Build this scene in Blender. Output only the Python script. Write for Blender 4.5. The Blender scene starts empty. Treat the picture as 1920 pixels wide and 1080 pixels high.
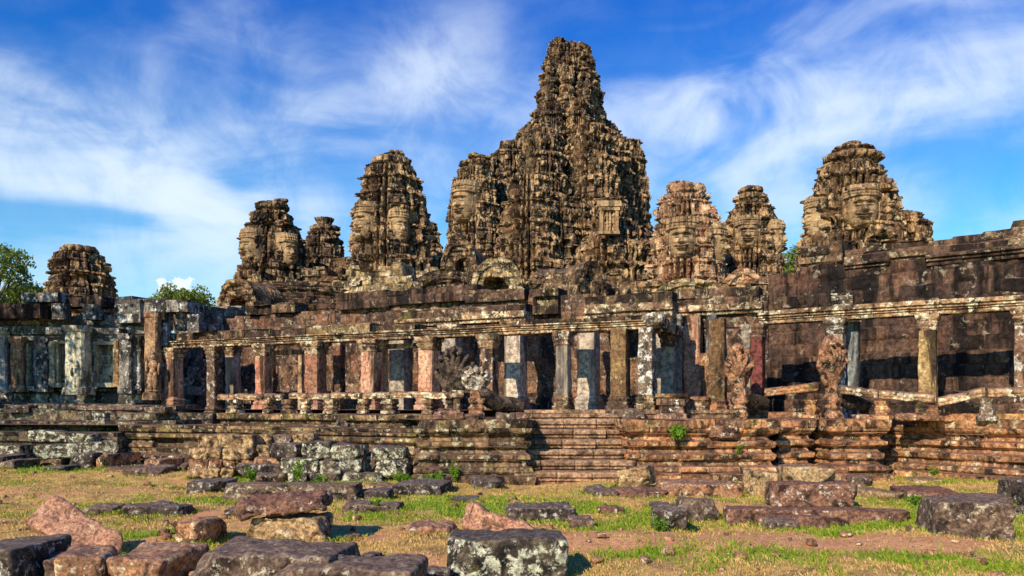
import bpy, math, random
import numpy as np
from math import radians as RAD

random.seed(7); np.random.seed(7)
S = bpy.context.scene
COL = S.collection

# ---------------------------------------------------------------- camera, sky, sun, exposure
F, EYE, HZ = 1507.0, 1.75, 760.0           # focal length in photo pixels, eye height, horizon row
cam = bpy.data.cameras.new('camera'); cam_o = bpy.data.objects.new('camera', cam); COL.objects.link(cam_o)
cam.sensor_width = 36; cam.lens = 36*F/1920; cam.shift_y = (HZ-540)/1920
cam.clip_start = .1; cam.clip_end = 3000
cam_o.location = (0, 0, EYE); cam_o.rotation_euler = (RAD(90), 0, 0)
S.camera = cam_o

SUN_EL, SUN_AZ = RAD(31), math.atan2(-.52, -.855)       # azimuth measured from +Y towards +X
to_sun = (math.cos(SUN_EL)*math.sin(SUN_AZ), math.cos(SUN_EL)*math.cos(SUN_AZ), math.sin(SUN_EL))
sun = bpy.data.lights.new('sun', 'SUN'); sun.energy = 5.0; sun.angle = RAD(.5); sun.color = (1, .83, .62)
sun_o = bpy.data.objects.new('sun', sun); COL.objects.link(sun_o)
from mathutils import Vector
sun_o.rotation_euler = Vector(to_sun).to_track_quat('Z', 'Y').to_euler(); sun_o.location = (-20, -25, 25)
S.view_settings.view_transform = 'Standard'; S.view_settings.look = 'None'
S.view_settings.gamma = 1; S.view_settings.exposure = 0.22

class NT:
    """small helper round a node tree"""
    def __init__(s, tree): s.t = tree; s.t.nodes.clear()
    def n(s, typ, **kw):
        o = s.t.nodes.new(typ)
        for k, v in kw.items(): setattr(o, k, v)
        return o
    def put(s, sock, v):
        if hasattr(v, 'is_linked') or hasattr(v, 'links'): s.t.links.new(v, sock)
        elif isinstance(v, (tuple, list)) and len(v) == 3 and sock.type == 'RGBA': sock.default_value = (*v, 1)
        else: sock.default_value = v
    def math(s, op, a, b=0.0, c=None, clamp=False):
        o = s.n('ShaderNodeMath', operation=op, use_clamp=clamp); s.put(o.inputs[0], a); s.put(o.inputs[1], b)
        if c is not None: s.put(o.inputs[2], c)
        return o.outputs[0]
    def ramp(s, x, a, b, lo=0.0, hi=1.0):
        o = s.n('ShaderNodeMapRange', interpolation_type='SMOOTHSTEP'); s.put(o.inputs[0], x)
        for i, v in enumerate((a, b, lo, hi)): s.put(o.inputs[i+1], v)
        return o.outputs[0]
    def mix(s, f, a, b, mode='MIX'):
        o = s.n('ShaderNodeMix', data_type='RGBA', blend_type=mode); s.put(o.inputs[0], f); s.put(o.inputs[6], a); s.put(o.inputs[7], b)
        return o.outputs[2]
    def vmul(s, v, k):
        o = s.n('ShaderNodeVectorMath', operation='MULTIPLY'); s.put(o.inputs[0], v); o.inputs[1].default_value = k
        return o.outputs[0]
    def noise(s, v, scale, detail=5, rough=.6, dist=0.0):
        o = s.n('ShaderNodeTexNoise'); s.put(o.inputs['Vector'], v)
        o.inputs['Scale'].default_value = scale; o.inputs['Detail'].default_value = detail
        o.inputs['Roughness'].default_value = rough; o.inputs['Distortion'].default_value = dist
        return o.outputs['Fac']

wd = bpy.data.worlds.new('World'); S.world = wd; wd.use_nodes = True
def build_world():
    t = NT(wd.node_tree)
    sky = t.n('ShaderNodeTexSky', sky_type='NISHITA', sun_disc=False, sun_elevation=SUN_EL, sun_rotation=SUN_AZ % (2*math.pi))
    sky.air_density = 1.2; sky.dust_density = .3; sky.ozone_density = 3.0
    hs = t.n('ShaderNodeHueSaturation'); hs.inputs['Saturation'].default_value = 1.35; hs.inputs['Value'].default_value = 1.0
    t.put(hs.inputs['Color'], sky.outputs[0])
    base = hs.outputs[0]
    tc = t.n('ShaderNodeTexCoord'); d = tc.outputs['Generated']
    sep = t.n('ShaderNodeSeparateXYZ'); t.put(sep.inputs[0], d)
    az = t.math('ARCTAN2', sep.outputs[0], sep.outputs[1]); el = t.math('ARCSINE', sep.outputs[2])
    # deeper blue overhead, as a clear low-sun sky has
    base = t.mix(1.0, base, t.mix(t.ramp(el, .10, .50), (.56, 1.0, 1.16), (.0, .54, 1.12)), 'MULTIPLY')
    # wind-drawn cloud: streaky noise in azimuth / elevation, gathered into banks
    comb = t.n('ShaderNodeCombineXYZ'); t.put(comb.inputs[0], az); t.put(comb.inputs[1], el)
    def streak(rot, sx, sy, scale, det, dist):
        m = t.n('ShaderNodeMapping'); m.inputs['Rotation'].default_value = (0, 0, rot); m.inputs['Scale'].default_value = (sx, sy, 1)
        t.put(m.inputs['Vector'], comb.outputs[0]); return t.noise(m.outputs[0], scale, det, .5, dist)
    sL = streak(.36, 1.0, 2.5, 4.0, 6, .55); sR = streak(-.40, 1.0, 2.4, 4.2, 6, .55)
    side = t.ramp(az, -.15, .15); sn = t.n('ShaderNodeMix'); t.put(sn.inputs[0], side); t.put(sn.inputs[2], sL); t.put(sn.inputs[3], sR)
    st = sn.outputs[0]
    bank = None
    def ae(px, py):
        x, z = (px-960)/F, (HZ-py)/F; return math.atan2(x, 1), math.atan2(z, math.sqrt(1+x*x))
    # (photo place, half length, half height, tilt, weight)
    for px, py, lx, ly, rot, wt in ((190, 300, .26, .085, -.20, 1.05), (500, 270, .13, .10, -.9, .95), (330, 375, .22, .035, 0, .7), (60, 205, .13, .04, -.25, .75),
            (430, 50, .12, .04, -.35, .38), (770, 145, .12, .035, .2, .7), (860, 260, .12, .09, .3, .55), (1330, 190, .20, .10, .1, .65),
            (1450, 250, .17, .05, -.35, .95), (1600, 140, .30, .07, .35, .8), (1800, 190, .20, .055, .25, .85), (1850, 60, .2, .05, .3, .4),
            (860, 60, .12, .05, .3, .42), (1750, 400, .16, .04, 0, .3), (300, 520, .5, .06, 0, .32), (1480, 470, .25, .05, 0, .4), (640, 450, .2, .1, 0, .3),
            (-500, 250, .3, .1, -.2, .8), (2500, 250, .3, .1, .2, .8)):
        a0, e0 = ae(px, py); c, s_ = math.cos(rot), math.sin(rot)
        da = t.math('SUBTRACT', az, a0); de = t.math('SUBTRACT', el, e0)
        u = t.math('ADD', t.math('MULTIPLY', da, c/lx), t.math('MULTIPLY', de, s_/lx))
        v = t.math('ADD', t.math('MULTIPLY', da, -s_/ly), t.math('MULTIPLY', de, c/ly))
        r2 = t.math('ADD', t.math('MULTIPLY', u, u), t.math('MULTIPLY', v, v))
        g = t.math('MULTIPLY', t.math('POWER', 2.718, t.math('MULTIPLY', r2, -1.0)), wt)
        bank = g if bank is None else t.math('ADD', bank, g)
    dens = t.math('MULTIPLY', bank, t.ramp(st, .34, .70, .10, 1.2))
    dens = t.math('ADD', dens, t.math('MULTIPLY', t.ramp(st, .5, .8), .05))
    dens = t.math('MULTIPLY', dens, .58)
    fine = t.noise(d, 9, 8, .62, .6)
    dens = t.math('MULTIPLY', t.math('MAXIMUM', dens, 0.0), t.ramp(fine, .30, .66, .45, 1.45))
    dens = t.math('MULTIPLY', t.math('SUBTRACT', 1.0, t.math('POWER', 2.718, t.math('MULTIPLY', dens, -1.35))), .90)
    # one small bright cumulus low on the left
    a0, e0 = ae(328, 548)
    puff = t.noise(d, 95, 5, .6)
    da = t.math('MULTIPLY', t.math('SUBTRACT', az, a0), 1/.020); de = t.math('MULTIPLY', t.math('SUBTRACT', el, e0), 1/.017)
    rr = t.math('SQRT', t.math('ADD', t.math('MULTIPLY', da, da), t.math('MULTIPLY', de, de)))
    cu = t.ramp(t.math('ADD', rr, t.math('MULTIPLY', t.math('SUBTRACT', puff, .5), 3.2)), 1.05, .80)
    dens = t.math('MAXIMUM', dens, cu)
    col = t.mix(dens, base, (6.3, 7.1, 7.9))
    bg = t.n('ShaderNodeBackground'); t.put(bg.inputs[0], col); bg.inputs[1].default_value = .125
    out = t.n('ShaderNodeOutputWorld'); t.t.links.new(bg.outputs[0], out.inputs[0])
build_world()

# ---------------------------------------------------------------- small helpers
def PX(px, d): return (px-960)/F*d
def PZ(py, d): return EYE + (HZ-py)/F*d
def along(px, A, B):
    """point of plan line A-B that stands in the direction of photo column px"""
    k = (px-960)/F; dx, dy = B[0]-A[0], B[1]-A[1]
    t = (k*A[1]-A[0])/(dx-k*dy); return (A[0]+t*dx, A[1]+t*dy)

M32 = 0xffffffff
def hsh(i, j, k=0, seed=0):
    i = np.asarray(i, np.int64); j = np.asarray(j, np.int64); k = np.asarray(k, np.int64)
    n = (i*374761393 + j*668265263 + k*974634877 + seed*1274126177) & M32
    n = ((n ^ (n >> 13))*1274126177) & M32; n = ((n ^ (n >> 15))*2246822519) & M32
    return ((n ^ (n >> 16)) & M32)/float(M32)
def vnoise(P, seed=0):
    P = np.asarray(P, float); I = np.floor(P).astype(np.int64); f = P-I; f = f*f*(3-2*f); r = 0
    for a in (0, 1):
        wa = f[..., 0] if a else 1-f[..., 0]
        for b in (0, 1):
            wb = f[..., 1] if b else 1-f[..., 1]
            for c in (0, 1):
                wc = f[..., 2] if c else 1-f[..., 2]
                r = r + wa*wb*wc*hsh(I[..., 0]+a, I[..., 1]+b, I[..., 2]+c, seed)
    return r*2-1
def fbm(P, oct=3, seed=0):
    P = np.asarray(P, float); r = 0; a = 1
    for o in range(oct): r = r + a*vnoise(P*2**o + o*17.3, seed+o); a *= .5
    return r
def sstep(x, a, b):
    t = np.clip((x-a)/(b-a), 0, 1); return t*t*(3-2*t)

def wloc(o):
    v = np.zeros(3)
    while o is not None: v = v + np.array(o.location); o = o.parent
    return v
def mk(name, V, Q, mat, parent=None, attr=None, smooth=False, loc=None):
    """ONE mesh object from world-space points V and quads (or triangles) Q"""
    V = np.asarray(V, np.float64).reshape(-1, 3); Q = np.asarray(Q, np.int32); k = Q.shape[1]
    base = wloc(parent) if parent is not None else (np.array(loc, float) if loc is not None else np.zeros(3))
    me = bpy.data.meshes.new(name); m = len(Q)
    me.vertices.add(len(V)); me.vertices.foreach_set('co', (V-base).astype(np.float32).ravel())
    me.loops.add(m*k); me.loops.foreach_set('vertex_index', Q.ravel())
    me.polygons.add(m); me.polygons.foreach_set('loop_start', np.arange(0, m*k, k, dtype=np.int32))
    try: me.polygons.foreach_set('loop_total', np.full(m, k, np.int32))
    except Exception: pass
    me.polygons.foreach_set('use_smooth', np.full(m, bool(smooth)))
    for an, av in (attr or {}).items():
        a = me.attributes.new(an, 'FLOAT', 'POINT'); a.data.foreach_set('value', np.asarray(av, np.float32).ravel())
    me.update(calc_edges=True); me.validate()
    o = bpy.data.objects.new(name, me); COL.objects.link(o)
    if mat: me.materials.append(mat)
    if parent is not None: o.parent = parent
    elif loc is not None: o.location = loc
    return o
def tag(o, label=None, cat=None, group=None, kind=None):
    if label: o['label'] = label
    if cat: o['category'] = cat
    if group: o['group'] = group
    if kind: o['kind'] = kind
    return o
def thing(name, label, cat, loc, group=None):
    o = bpy.data.objects.new(name, None); COL.objects.link(o); o.location = loc; o.empty_display_size = .2
    return tag(o, label, cat, group)
def gridq(nu, nv, closed=False, off=0):
    """quads of an nu (columns) x nv (rows) grid, vertex index = row*nu + column"""
    i = np.arange(nu if closed else nu-1); j = np.arange(nv-1); I, J = np.meshgrid(i, j); I2 = (I+1) % nu
    return np.stack([J*nu+I, J*nu+I2, (J+1)*nu+I2, (J+1)*nu+I], -1).reshape(-1, 4)+off

class Bag:
    """gathers several shapes into one mesh"""
    def __init__(s): s.V = []; s.Q = []; s.B = []; s.k = 0
    def add(s, V, Q, b=None):
        V = np.asarray(V, float).reshape(-1, 3); s.V.append(V); s.Q.append(np.asarray(Q)+s.k); s.k += len(V)
        s.B.append(np.zeros(len(V)) if b is None else np.broadcast_to(np.asarray(b, float).ravel(), (len(V),)) if np.size(b) == 1 else np.asarray(b).ravel())
    def box(s, c, half, rz=0.0, jit=0.0, b=0.0):
        v = np.array([(x, y, z) for z in (-1, 1) for y in (-1, 1) for x in (-1, 1)], float)*np.array(half)
        if jit: v += np.random.uniform(-jit, jit, v.shape)
        cs, sn = math.cos(rz), math.sin(rz); v = np.stack([v[:, 0]*cs-v[:, 1]*sn, v[:, 0]*sn+v[:, 1]*cs, v[:, 2]], 1)+np.array(c)
        s.add(v, [(0, 2, 3, 1), (4, 5, 7, 6), (0, 1, 5, 4), (2, 6, 7, 3), (0, 4, 6, 2), (1, 3, 7, 5)], b)
    def out(s, name, mat, parent=None, smooth=False, loc=None):
        return mk(name, np.concatenate(s.V), np.concatenate(s.Q), mat, parent, {'blk': np.concatenate(s.B)}, smooth, loc)

# ---------------------------------------------------------------- materials
def stone(name, b1, b2, dark=(.017, .0135, .0115), da=.8, dt=.54, lich=(.46, .43, .32), la=.8, lt=.60, top=(.13, .085, .07), ta=.6,
          s=1.0, streak=.3, bump=.5, yl=0.0, red=0.0, redc=(.36, .11, .06), blkc=.5, vr=(.40, 1.5)):
    m = bpy.data.materials.new(name); m.use_nodes = True; t = NT(m.node_tree)
    g = t.n('ShaderNodeNewGeometry'); p = g.outputs['Position']
    at = t.n('ShaderNodeAttribute', attribute_name='blk'); blk = at.outputs['Fac']
    oi = t.n('ShaderNodeObjectInfo')
    off = t.n('ShaderNodeVectorMath', operation='ADD'); t.put(off.inputs[0], p)
    cx = t.n('ShaderNodeCombineXYZ'); t.put(cx.inputs[0], t.math('MULTIPLY', oi.outputs['Random'], 31.0)); t.put(cx.inputs[1], t.math('MULTIPLY', blk, 2.5*blkc)); t.put(off.inputs[1], cx.outputs[0])
    p = off.outputs[0]
    n1 = t.noise(p, .9*s, 5, .62); n2 = t.noise(t.vmul(p, (1, 1, streak)), 1.5*s, 6, .65, .4)
    n3 = t.noise(p, 7*s, 8, .72); n4 = t.noise(p, 2.6*s, 9, .74, .2); n5 = t.noise(p, .5*s, 3, .5)
    c = t.mix(t.ramp(t.math('ADD', n1, t.math('MULTIPLY', blk, .35)), .38, .62), b2, b1)
    if red: c = t.mix(t.math('MULTIPLY', t.ramp(n5, .50, .62), red), c, redc)
    c = t.mix(t.math('MULTIPLY', t.ramp(t.math('ADD', t.math('ADD', n2, t.math('MULTIPLY', t.math('SUBTRACT', n3, .5), .35)), t.math('MULTIPLY', blk, .10)), dt, dt+.10), da), c, dark)
    if yl: c = t.mix(t.math('MULTIPLY', t.ramp(t.noise(p, 1.1*s, 8, .7), .55, .63), yl), c, (.34, .30, .07))
    c = t.mix(t.math('MULTIPLY', t.ramp(n4, lt, lt+.05), la), c, lich)
    sp = t.n('ShaderNodeSeparateXYZ'); t.put(sp.inputs[0], g.outputs['Normal'])
    c = t.mix(t.math('MULTIPLY', t.ramp(t.math('ADD', sp.outputs[2], t.math('MULTIPLY', t.math('SUBTRACT', n3, .5), .8)), .45, .85), ta), c, top)
    v = t.math('MULTIPLY', t.ramp(n3, .36, .64, *vr), t.math('ADD', 1.0, t.math('MULTIPLY', blk, blkc)))
    vm = t.n('ShaderNodeVectorMath', operation='SCALE'); t.put(vm.inputs[0], c); t.put(vm.inputs[3], v)
    bs = t.n('ShaderNodeBsdfPrincipled'); t.put(bs.inputs['Base Color'], vm.outputs[0]); bs.inputs['Roughness'].default_value = .92
    bs.inputs['Specular IOR Level'].default_value = .15
    bp = t.n('ShaderNodeBump'); bp.inputs['Strength'].default_value = bump; bp.inputs['Distance'].default_value = .06/s
    t.put(bp.inputs['Height'], t.math('ADD', n3, t.math('MULTIPLY', n4, .8))); t.t.links.new(bp.outputs[0], bs.inputs['Normal'])
    o = t.n('ShaderNodeOutputMaterial'); t.t.links.new(bs.outputs[0], o.inputs[0]); return m

M = {}
M['tower'] = stone('weathered tower sandstone', (.46, .30, .145), (.19, .11, .058), da=.96, dt=.460, lich=(.62, .50, .29), la=.6, lt=.545, s=1.0, ta=.5, bump=.8, red=.22, redc=(.40, .19, .10))
M['tower_dark'] = stone('dark tower sandstone', (.37, .24, .12), (.14, .085, .048), da=.96, dt=.450, lich=(.55, .45, .27), la=.55, lt=.545, s=1.0, ta=.5, bump=.8, red=.2, redc=(.32, .15, .085))
M['tower_orange'] = stone('orange tower sandstone', (.52, .32, .17), (.34, .18, .095), da=.9, dt=.505, lich=(.64, .58, .42), la=.75, lt=.545, ta=.5, bump=.8, red=.5, redc=(.46, .20, .11))
M['face'] = stone('carved face sandstone', (.46, .31, .155), (.31, .20, .105), da=.8, dt=.515, lich=(.62, .52, .33), la=.5, lt=.555, ta=.4, bump=.4, vr=(.6, 1.32))
M['yellow'] = stone('yellow lichened sandstone', (.48, .34, .17), (.24, .16, .08), da=.9, dt=.50, lich=(.66, .61, .42), la=.8, lt=.535, yl=.55, ta=.4, bump=.8)
M['darkwall'] = stone('black stained wall sandstone', (.15, .088, .056), (.068, .044, .034), dark=(.011, .0095, .0095), da=.95, dt=.448, lich=(.36, .30, .22), la=.6, lt=.575, streak=.09, top=(.10, .06, .045), ta=.5, bump=.8, red=.35, redc=(.25, .115, .065), blkc=.12)
M['relief'] = stone('relief wall sandstone', (.27, .155, .09), (.115, .072, .05), dark=(.018, .015, .015), da=.88, dt=.485, lich=(.42, .37, .28), la=.7, lt=.55, streak=.3, ta=.3, bump=1.0, s=1.6, red=.5, redc=(.28, .12, .065), blkc=.15)
M['lintel'] = stone('lichened lintel sandstone', (.42, .26, .14), (.20, .12, .07), da=.9, dt=.50, lich=(.66, .59, .39), la=.9, lt=.52, top=(.15, .085, .065), ta=.85, s=1.6, streak=1, bump=.7)
M['roofstone'] = stone('brown coping stone', (.18, .105, .062), (.08, .05, .037), da=.94, dt=.458, lich=(.46, .39, .24), la=.75, lt=.55, top=(.13, .078, .06), ta=.8, bump=.7, yl=.25)
M['plinth'] = stone('orange plinth sandstone', (.47, .235, .105), (.26, .135, .072), da=.92, dt=.505, lich=(.62, .52, .31), la=.75, lt=.55, top=(.17, .095, .07), ta=.8, s=1.5, streak=.6, bump=.7, yl=.22, red=.35, redc=(.52, .21, .095))
M['plinth_tan'] = stone('tan plinth sandstone', (.30, .19, .095), (.135, .085, .05), da=.94, dt=.468, lich=(.52, .47, .29), la=.8, lt=.54, top=(.14, .085, .065), ta=.8, s=1.5, streak=.6, bump=.7, yl=.4)
M['plinth_dark'] = stone('blackened plinth sandstone', (.22, .16, .10), (.10, .075, .055), dark=(.012, .011, .011), da=.92, dt=.465, lich=(.36, .38, .28), la=.75, lt=.545, top=(.13, .085, .07), ta=.7, s=1.5, streak=.8, bump=.7, yl=.25)
M['step'] = stone('worn step sandstone', (.40, .255, .15), (.25, .155, .092), da=.85, dt=.52, lich=(.48, .40, .26), la=.5, lt=.58, top=(.34, .20, .12), ta=.6, s=1.5, streak=1, bump=.6)
M['col_warm'] = stone('pink column sandstone', (.52, .30, .185), (.37, .19, .115), da=.9, dt=.515, lich=(.55, .48, .32), la=.6, lt=.58, s=1.3, streak=.14, bump=.3, red=.5, redc=(.48, .15, .085), ta=.4)
M['col_dark'] = stone('brown lichened column sandstone', (.30, .17, .10), (.155, .09, .058), da=.9, dt=.49, lich=(.60, .57, .46), la=.8, lt=.535, s=1.6, streak=.25, bump=.5, ta=.4)
M['col_white'] = stone('white lichened column sandstone', (.24, .17, .11), (.11, .08, .058), da=.85, dt=.495, lich=(.66, .64, .54), la=.9, lt=.505, s=1.8, streak=.35, bump=.5, ta=.4)
M['col_ochre'] = stone('ochre column sandstone', (.38, .25, .10), (.20, .115, .055), da=.92, dt=.485, lich=(.48, .42, .25), la=.6, lt=.56, s=1.3, streak=.2, bump=.5, ta=.4)
M['col_grey'] = stone('smooth grey pillar sandstone', (.42, .35, .265), (.29, .255, .205), da=.75, dt=.55, lich=(.36, .32, .25), la=.4, lt=.58, s=1, streak=.15, bump=.2, ta=.2)
M['col_red'] = stone('red painted column sandstone', (.30, .085, .06), (.19, .06, .05), da=.75, dt=.52, lich=(.46, .32, .25), la=.6, lt=.60, s=1.3, streak=.3, bump=.2, ta=.2)
M['wing'] = stone('black and white lichened sandstone', (.25, .225, .185), (.115, .105, .09), dark=(.013, .013, .014), da=.92, dt=.485, lich=(.58, .60, .55), la=.85, lt=.545, s=1.5, streak=.35, bump=.7, top=(.12, .085, .075), ta=.6)
M['pier_green'] = stone('pale green pier sandstone', (.46, .43, .30), (.32, .30, .205), da=.85, dt=.52, lich=(.5, .52, .44), la=.5, lt=.57, s=1.2, streak=.3, bump=.25, ta=.3)
M['pier_blue'] = stone('blue grey panel sandstone', (.33, .36, .35), (.19, .20, .195), da=.88, dt=.50, lich=(.44, .48, .48), la=.5, lt=.57, s=1.2, streak=.12, bump=.4, ta=.3)
M['pier_tan'] = stone('tan pier sandstone', (.46, .29, .16), (.28, .16, .088), da=.9, dt=.505, lich=(.58, .50, .35), la=.6, lt=.555, s=1.4, streak=.25, bump=.5, ta=.3)
M['naga_red'] = stone('orange naga sandstone', (.40, .205, .105), (.25, .125, .068), da=.92, dt=.495, lich=(.56, .48, .30), la=.7, lt=.565, s=3, streak=1, bump=.7, ta=.35)
M['naga_dark'] = stone('dark naga sandstone', (.13, .09, .06), (.065, .048, .035), da=.9, dt=.48, lich=(.42, .38, .29), la=.55, lt=.575, s=3, streak=1, bump=.7, ta=.3)
M['naga_white'] = stone('white lichened naga sandstone', (.34, .26, .17), (.20, .14, .09), da=.8, dt=.53, lich=(.66, .61, .49), la=.85, lt=.505, s=3, streak=1, bump=.7, ta=.2)
# loose stones
M['s_pink'] = stone('pink laterite block', (.48, .255, .155), (.34, .165, .10), da=.8, dt=.535, lich=(.62, .48, .34), la=.5, lt=.565, top=(.36, .20, .135), ta=.35, s=4, streak=1, bump=.8)
M['s_orange'] = stone('orange block sandstone', (.46, .24, .115), (.28, .145, .08), da=.9, dt=.51, lich=(.68, .58, .38), la=.85, lt=.545, top=(.25, .145, .10), ta=.6, s=3, streak=1, bump=.8)
M['s_red'] = stone('red brown block sandstone', (.28, .145, .09), (.16, .085, .058), da=.88, dt=.50, lich=(.62, .54, .42), la=.85, lt=.555, top=(.20, .10, .07), ta=.7, s=3, streak=1, bump=.8)
M['s_dark'] = stone('dark block sandstone', (.13, .095, .07), (.06, .046, .038), da=.9, dt=.475, lich=(.50, .48, .40), la=.8, lt=.545, top=(.17, .13, .105), ta=.7, s=3, streak=1, bump=.8)
M['s_lich'] = stone('grey lichened block sandstone', (.17, .135, .09), (.065, .05, .038), dark=(.012, .011, .011), da=.92, dt=.49, lich=(.50, .51, .37), la=.95, lt=.495, top=(.10, .078, .066), ta=.9, s=2.6, streak=1, bump=.8, yl=.15)
M['s_tan'] = stone('tan carved block sandstone', (.48, .325, .155), (.29, .18, .09), da=.9, dt=.52, lich=(.64, .56, .36), la=.7, lt=.55, top=(.20, .125, .085), ta=.7, s=3, streak=1, bump=1)
M['s_brown'] = stone('brown block sandstone', (.20, .135, .09), (.11, .074, .054), da=.85, dt=.515, lich=(.50, .44, .31), la=.8, lt=.54, top=(.19, .13, .10), ta=.7, s=3, streak=1, bump=.8)
M['floor'] = stone('terrace paving sandstone', (.24, .14, .08), (.16, .095, .06), da=.6, dt=.53, lich=(.36, .31, .2), la=.5, lt=.57, top=(.2, .12, .085), ta=.5, s=1.5, bump=.5)

def simple(name, c1, c2, rough=.8, scale=6, attr=None, trans=0.0):
    m = bpy.data.materials.new(name); m.use_nodes = True; t = NT(m.node_tree)
    g = t.n('ShaderNodeNewGeometry')
    if attr: x = t.n('ShaderNodeAttribute', attribute_name=attr).outputs['Fac']
    else: x = t.ramp(t.noise(g.outputs['Position'], scale, 5, .6), .35, .65)
    c = t.mix(x, c1, c2)
    bs = t.n('ShaderNodeBsdfPrincipled'); t.put(bs.inputs['Base Color'], c); bs.inputs['Roughness'].default_value = rough; bs.inputs['Specular IOR Level'].default_value = .2
    o = t.n('ShaderNodeOutputMaterial')
    if trans:
        tr = t.n('ShaderNodeBsdfTranslucent'); t.put(tr.inputs[0], c); mx = t.n('ShaderNodeMixShader'); mx.inputs[0].default_value = trans
        t.t.links.new(bs.outputs[0], mx.inputs[1]); t.t.links.new(tr.outputs[0], mx.inputs[2]); t.t.links.new(mx.outputs[0], o.inputs[0])
    else: t.t.links.new(bs.outputs[0], o.inputs[0])
    return m
M['leaf'] = simple('tree leaf', (.10, .16, .025), (.26, .32, .06), attr='blk', trans=.25)
M['leaf_dark'] = simple('dark tree leaf', (.03, .055, .012), (.085, .13, .03), attr='blk', trans=.25)
M['weed'] = simple('fresh weed leaf', (.09, .20, .015), (.20, .34, .03), attr='blk', trans=.3)
M['bark'] = simple('bark', (.10, .075, .05), (.20, .16, .11), scale=9)
M['grass_dry'] = simple('dry grass blade', (.50, .33, .10), (.76, .54, .20), attr='blk', trans=.2)
M['grass_green'] = simple('green grass blade', (.13, .25, .012), (.38, .45, .045), attr='blk', trans=.3)
# ---------------------------------------------------------------- builders
def wall(name, pts, z0, top, thick, mat, parent=None, du=.1, dv=.08, hc=.42, bw=.8, amp=.03, prof=None, seed=1, rough=.02, nscale=1.6,
         miss=.02, joint=.012, carve=0.0, sag=.022, loc=None):
    """coursed stone wall along plan line pts (left to right seen from its front); top = height or function of length; prof(z) = moulding"""
    pts = np.array(pts, float); seg = np.linalg.norm(np.diff(pts, axis=0), axis=1); cum = np.concatenate([[0], np.cumsum(seg)])
    P = []; N = []; L = []
    for k in range(len(seg)):
        d = (pts[k+1]-pts[k])/seg[k]; n = np.array([d[1], -d[0]]); m = max(1, int(round(seg[k]/du)))
        for i in range(m + (k == len(seg)-1)):
            P.append(pts[k]+d*seg[k]*i/m); L.append(cum[k]+seg[k]*i/m); nn = n
            if i == 0 and k > 0:
                d0 = (pts[k]-pts[k-1])/seg[k-1]; n0 = np.array([d0[1], -d0[0]]); b = n+n0; b /= np.linalg.norm(b); nn = b/max(.35, b@n)
            N.append(nn)
    P = np.array(P); N = np.array(N); L = np.array(L); nu = len(P)
    T = np.array([top(s) for s in L]) if callable(top) else np.full(nu, float(top))
    zm = T.max(); nz = max(2, int(round((zm-z0)/dv)))
    zr = np.linspace(z0, zm, nz+1)
    Z = np.minimum(zr[:, None], T[None, :])
    i = np.floor((zr-z0)/hc+1e-6).astype(int)[:, None]; sh = hsh(i, 3, 0, seed)
    j = np.floor(L[None, :]/bw+sh); r1 = hsh(i, j, 1, seed); r2 = hsh(i, j, 2, seed)
    o = (r1-.5)*2*amp; o = np.where(r2 < miss, o-.18, o)
    fz = np.abs(((zr-z0)/hc+.5) % 1-.5)[:, None]*hc; fs = np.abs(((L[None, :]/bw+sh)+.5) % 1-.5)*bw
    o = o-joint*((fz < dv*.55)+(fs < du*.55))
    X = P[:, 0][None, :]+0*Z; Y = P[:, 1][None, :]+0*Z
    if sag: Z = Z+sag*vnoise(np.stack([L*.55, 0*L+seed, 0*L], -1), seed+11)[None, :]*np.clip((Z-z0)/.3, 0, 1)+sag*.7*(hsh(i, j, 6, seed)-.5)*(Z > z0+.02)*(Z < T[None, :]-.001)
    Q3 = np.stack([X, Y, Z], -1)
    o = o+rough*fbm(Q3*nscale, 3, seed)+rough*.5*vnoise(Q3*nscale*5, seed+9)
    if carve: o = o+carve*np.clip(fbm(Q3*np.array([3.2, 3.2, 2.6]), 3, seed+4)*2.2, -1, 1)
    if prof is not None: o = o+prof(Z)
    V = np.stack([X+N[None, :, 0]*o, Y+N[None, :, 1]*o, Z], -1)
    bl = r1-.5
    def back(frac, zz):
        return np.stack([P[:, 0]+N[:, 0]*(o[-1]*(1-frac)-thick*frac), P[:, 1]+N[:, 1]*(o[-1]*(1-frac)-thick*frac), zz], -1)
    tn = .4*rough*fbm(np.stack([P[:, 0]*2, P[:, 1]*2, T*0], -1), 2, seed+5)
    rows = [V, back(.33, T+tn)[None], back(.66, T+tn)[None], back(1, T)[None], back(1, np.full(nu, z0))[None]]
    A = np.concatenate(rows, 0); bb = np.concatenate([bl+0*Z, np.repeat(bl[-1:, :]+0*Z[-1:], 4, 0)], 0)
    nr = A.shape[0]
    # ends closed: one more column each side lying on the back face
    e0 = A[:, :1].copy(); e1 = A[:, -1:].copy()
    for e, k in ((e0, 0), (e1, -1)):
        e[:, 0, 0] = P[k, 0]-N[k, 0]*thick; e[:, 0, 1] = P[k, 1]-N[k, 1]*thick
    A = np.concatenate([e0, A, e1], 1); bb = np.concatenate([bb[:, :1], bb, bb[:, -1:]], 1)
    return mk(name, A.reshape(-1, 3), gridq(nu+2, nr), mat, parent, {'blk': bb}, loc=loc)

def pf(*zo):
    z = np.array([a for a, b in zo]); o = np.array([b for a, b in zo]); return lambda Z: np.interp(Z, z, o)
def ragged(tab, hc=.3, bw=.7, seed=3, amp=.5):
    """broken wall top from (length, height) pairs, dropped in block steps"""
    a = np.array([x for x, y in tab]); b = np.array([y for x, y in tab])
    def f(s):
        j = math.floor(s/bw); base = np.interp((j+.5)*bw, a, b); return base-hc*amp*float(hsh(j, 7, 1, seed))
    return f

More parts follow.
